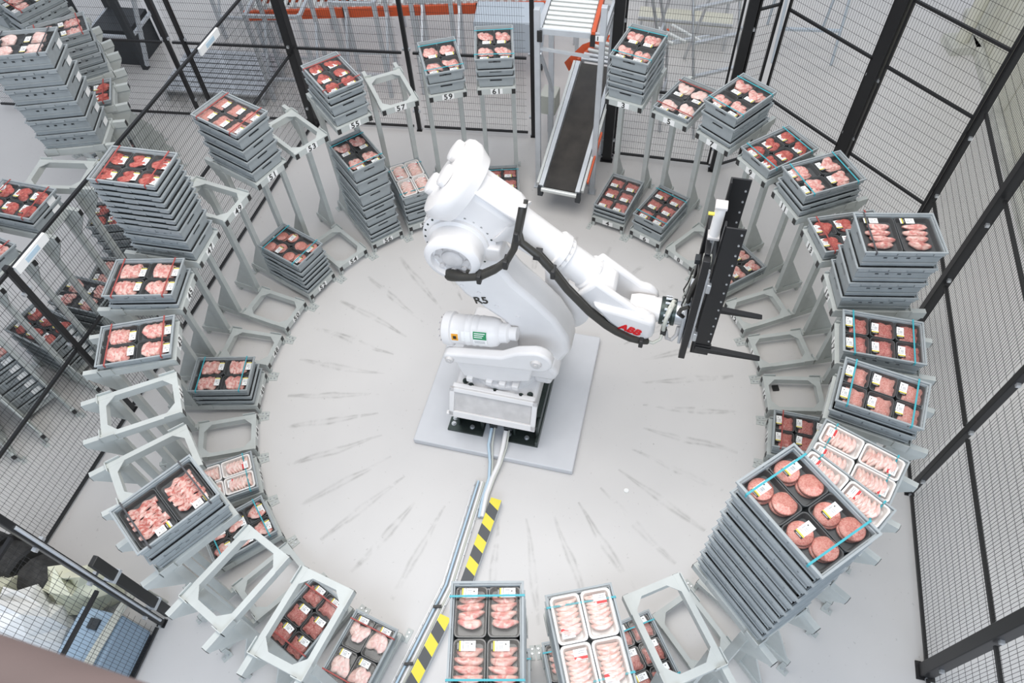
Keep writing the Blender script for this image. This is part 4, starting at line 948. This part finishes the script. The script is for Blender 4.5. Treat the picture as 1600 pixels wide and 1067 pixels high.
t = thing('motor_box', 'beige drive box low beside the inclined belt', 'drive', (.72, 4.0, 0), caz)
q = MB(); q.b2((-.12, -.1, .35), (.12, .1, .62)); bevel(link('housing', q.mesh('h', 'hose_grey'), t), .01); q = MB(); q.bar((0, 0, 0), (0, 0, .35), .05); link('stem', q.mesh('h', 'steel'), t)

# ------------------------------------------------------------------ hall beyond the fences
def orange_conveyor(x0, x1, y, zt, label, rz):
    t = thing('roller_conveyor', label, 'conveyor', (x0, y, 0), rz); L_ = x1 - x0
    for yy in (0, .42):
        q = MB(); q.b2((0, yy - .02, zt - .13), (L_, yy + .02, zt)); link('side_beam', q.mesh('b', 'orange_paint'), t)
        for i in range(int(L_ / .9)):
            q = MB(); q.b2((.45 + i * .9, yy - .026, zt - .16), (.52 + i * .9, yy - .02, zt + .02)); link('joint_plate', q.mesh('b', 'black_plastic'), t)
    for i in range(int(L_ / .1)):
        q = MB(); q.cyl((.05 + i * .1, .02, zt + .005), (.05 + i * .1, .40, zt + .005), .028, n=8); link('roller', q.mesh('r', 'roller', 40), t)
    for i in range(int(L_ / 1.1) + 1):
        for yy in (0, .42):
            q = MB(); q.b2((.1 + i * 1.1, yy - .025, 0), (.15 + i * 1.1, yy + .025, zt - .13)); link('leg', q.mesh('l', 'aluminium'), t)
    return t
orange_conveyor(-3.3, 1.1, 5.72, .92, 'orange framed roller conveyor behind the back fence, nearer run', R(-3))
orange_conveyor(-3.6, 1.4, 6.75, 1.05, 'orange framed roller conveyor behind the back fence, farther run', R(-3))
def steel_trestle(x, y, rz, label, w=.7, h=1.3, d=.5):
    t = thing('steel_trestle', label, 'frame', (x, y, 0), rz)
    for sx in (0, 1):
        for sy in (0, 1):
            q = MB(); q.b2((sx * w - .025, sy * d - .025, .0), (sx * w + .025, sy * d + .025, h)); link('leg', q.mesh('l', 'aluminium'), t)
            q = MB(); q.cyl((sx * w, sy * d, 0), (sx * w, sy * d, .16), .018, n=8); link('foot_screw', q.mesh('l', 'machine_dark'), t)
        q = MB(); q.bar((sx * w, 0, .25), (sx * w, d, h * .7), .03); link('brace', q.mesh('l', 'aluminium'), t)
        q = MB(); q.bar((sx * w, 0, h - .03), (sx * w, d, h - .03), .04); link('top_bar', q.mesh('l', 'aluminium'), t)
    for sy in (0, 1):
        q = MB(); q.bar((0, sy * d, h - .03), (w, sy * d, h - .03), .04); link('top_bar', q.mesh('l', 'aluminium'), t)
        q = MB(); q.bar((0, sy * d, .35), (w, sy * d, .35), .04); link('lower_bar', q.mesh('l', 'aluminium'), t)
    return t
steel_trestle(-3.05, 5.0, R(-8), 'light steel trestle behind the back fence near the corner post'); steel_trestle(-1.95, 5.0, R(-8), 'light steel trestle behind the back fence, middle one', .55, 1.4)
steel_trestle(-.95, 4.95, R(-8), 'light steel trestle behind the slim back fence post', .5, 1.4, .6)
def ladder(name, label, x, y, rz, w, h, n, lean, mt='steel'):
    t = thing(name, label, 'ladder', (x, y, 0), rz)
    for sx in (-w / 2, w / 2):
        q = MB(); q.tube([(sx, 0, 0), (sx, lean, h)], .02, 8); link('stile', q.mesh('s', mt, 60), t)
        q = MB(); q.tube([(sx, lean * 1.9, 0), (sx, lean, h)], .02, 8); link('rear_stile', q.mesh('s', mt, 60), t)
    for i in range(1, n + 1):
        f = i / (n + 1); q = MB(); q.bar((-w / 2, lean * f, h * f), (w / 2, lean * f, h * f), .05, .03); link('tread', q.mesh('s', mt), t)
ladder('step_ladder', 'steel step frame behind the fence right of the infeed', 2.85, 3.75, R(14), .6, 2.2, 5, .85)
ladder('step_ladder', 'faint steel frame beyond the back right fence panel', 4.35, 5.1, R(-10), .8, 2.3, 4, .5, 'pale_plate')
t = thing('handrail', 'bent steel tube handrail behind the small chop crate', 'handrail', (2.15, 3.85, 0), R(-20))
for y in (0, .35):
    q = MB(); q.tube([(0, y, 0), (-.1, y, 1.0), (-.42, y, 2.2), (-.35, y, 2.4)], .02, 8); link('rail_tube', q.mesh('t', 'steel', 60), t)
for z, x in ((.55, -.05), (1.3, -.18)):
    q = MB(); q.tube([(x, 0, z), (x, .35, z)], .016, 8); link('cross_tube', q.mesh('t', 'steel', 60), t)
t = thing('stainless_bin', 'covered pale blue steel trolley behind crates fifty-nine and sixty-one', 'trolley', (-.15, 5.0, 0), R(-8))
q = MB(); q.b2((-.05, 0, .55), (.85, .5, 1.0)); bevel(link('body', q.mesh('b', 'pale_plate'), t), .03)
for x in (0, .8):
    for y in (.04, .46):
        q = MB(); q.bar((x, y, .1), (x, y, .55), .035); link('leg', q.mesh('b', 'steel'), t)
        q = MB(); q.cyl((x - .02, y, .05), (x + .02, y, .05), .05, n=14); link('castor', q.mesh('b', 'machine_dark', 40), t)
t = thing('steel_ramp', 'wide bare steel bench behind the step frame', 'bench', (2.1, 5.75, 0), R(-15))
for z, y in ((.45, 0), (.75, .4), (1.05, .8)):
    q = MB(); q.b2((0, y, z - .04), (1.3, y + .3, z)); link('shelf', q.mesh('b', 'wall_cream'), t); q = MB(); q.bar((0, y, z), (1.3, y, z), .03); link('edge_tube', q.mesh('b', 'steel'), t)
for x in (.05, 1.25):
    for y, z in ((.1, .41), (1.0, 1.01)):
        q = MB(); q.bar((x, y, 0), (x, y, z), .04); link('leg', q.mesh('b', 'steel'), t)
# dark machinery of the next cell's infeed, top left
t = thing('dark_machine', 'tall dark machine frame with red guard beyond neighbouring cell', 'machine', (-5.75, 6.1, 0), R(-12))
for x, y in ((0, 0), (.7, 0), (0, .7), (.7, .7)):
    q = MB(); q.b2((x - .04, y - .04, 0), (x + .04, y + .04, 2.4)); link('column', q.mesh('c', 'machine_dark'), t)
for z in (.5, 1.2, 1.9):
    for a, b in (((0, 0), (.7, 0)), ((0, 0), (0, .7)), ((.7, 0), (.7, .7))):
        q = MB(); q.bar((*a, z), (*b, z), .04); link('cross_bar', q.mesh('c', 'aluminium'), t)
q = MB(); q.b2((.08, .02, 1.25), (.62, .06, 1.7)); link('guard_panel', q.mesh('c', 'orange_paint'), t); q = MB(); q.b2((.06, .06, .0), (.64, .64, .55)); link('cabinet', q.mesh('c', 'machine_dark'), t)
for i in range(2):
    q = MB(); q.bar((-.3 + i * 1.2, -.2, .2), (.2 + i * 1.0, .2, 2.2), .05); link('diagonal_bar', q.mesh('c', 'aluminium'), t)
t = thing('steel_walkway', 'grey slatted steel walkway beyond the neighbouring cell', 'walkway', (-4.6, 5.15, 0), R(-11))
for i in range(9):
    q = MB(); q.b2((0, i * .11, .16), (1.5, i * .11 + .085, .19)); link('slat', q.mesh('s', 'steel'), t)
for x in (.05, 1.45):
    q = MB(); q.b2((x - .02, 0, 0), (x + .02, .97, .16)); link('bearer', q.mesh('s', 'steel'), t)
steel_trestle(-4.0, 6.6, R(-12), 'light steel trestle behind the dark machine', .9, 1.9, .7)

# ------------------------------------------------------------------ bags and cabinet outside the front left fence, foreground rail
rnd = random.Random(5)
def crumple(c, s, seed):
    q = blob(s[0], s[1], s[2], seed, 10, 6, .22, .4); r_ = random.Random(seed)
    q.v = [(x + c[0] + r_.uniform(-.05, .05), y + c[1] + r_.uniform(-.05, .05), z + c[2] + r_.uniform(-.05, .05)) for x, y, z in q.v]; return q
bx = Vector((-3.86, -2.12, 0))
for i, (dx, dy, s, mt, lab) in enumerate(((.0, -.02, (.22, .22, .46), 'paper_white', 'crumpled white paper bag outside the front left fence'), (.26, .26, (.20, .18, .36), 'bag_cream', 'cream sack beside the white paper bag'), (-.40, .08, (.24, .26, .42), 'bag_cream', 'cream sack at the left edge behind the mesh'))):
    thing('waste_bag', lab, 'bag', bx + Vector((dx, dy, 0)), 0, 'bags outside the fence', me=crumple((0, 0, s[2] * 1.05), s, i + 3).mesh('bag', mt))
t = thing('net_roll', 'dark rolled net behind the bags at lower left', 'net', (-4.65, -1.45, 0), R(-24))
q = MB(); q.tube([(0, 0, .26), (.4, -.02, .27), (.75, .0, .22), (1.05, .02, .12)], [.22, .24, .19, .09], 12); link('roll', q.mesh('n', 'net_dark', 60), t)
for x in (.25, .55):
    q = MB(); q.tube([(x - .02, 0, .28), (x + .02, 0, .28)], .262, 14); link('band', q.mesh('n', 'black_plastic', 40), t)
t = thing('floor_cabinet', 'low grey blue cabinet outside the front left fence', 'cabinet', (-3.44, -2.36, 0), R(-16))
q = MB(); q.b2((-.12, -.4, .06), (.26, .30, .55)); bevel(link('cabinet_body', q.mesh('c', 'cabinet_blue'), t), .015)
q = MB(); q.b2((-.10, -.38, 0), (.24, .28, .06)); link('plinth', q.mesh('c', 'machine_dark'), t); q = MB(); q.b2((.02, .15, .55), (.10, .23, .575)); link('latch', q.mesh('c', 'machine_dark'), t)
t = thing('cable_bundle', 'grey cable bundle hanging over the blue cabinet', 'cable', (-3.24, -2.30, 0), R(-16))
for i in range(4):
    q = MB(); q.tube([(.0 + .02 * i, .45, .0), (.01 + .02 * i, .43, .5), (.03 + .018 * i, .2, .60 + .01 * (i % 2)), (.0 + .018 * i, -.1, .60), (.0 + .02 * i, -.4, .62)], .011, 7); link('cable', q.mesh('c', 'hose_grey', 60), t)
# rail right in front of the camera position (out of focus in the photograph)
d0 = CAMLOC + Fv * .62
def atpix(u, v, dist): return CAMLOC + (Fv + CX * ((u - 800) / CF) + CY * ((533.5 - v) / CF)) * dist
a, b = atpix(-420, 955, .80), atpix(560, 1300, .70)
t = thing('gallery_rail', 'blurred brown padded gallery rail at bottom left corner', 'rail', a)
q = MB(); q.tube([Vector((0, 0, 0)), (b - a) * .5, b - a], .060, 18); link('rail_pad', q.mesh('r', 'rail_brown', 60), t)
for f in (.12, .75):
    q = MB(); q.tube([(b - a) * f + Vector((0, 0, -.04)), (b - a) * f + Vector((0, -.05, -1.1))], .018, 10); link('rail_post', q.mesh('r', 'machine_dark', 60), t)
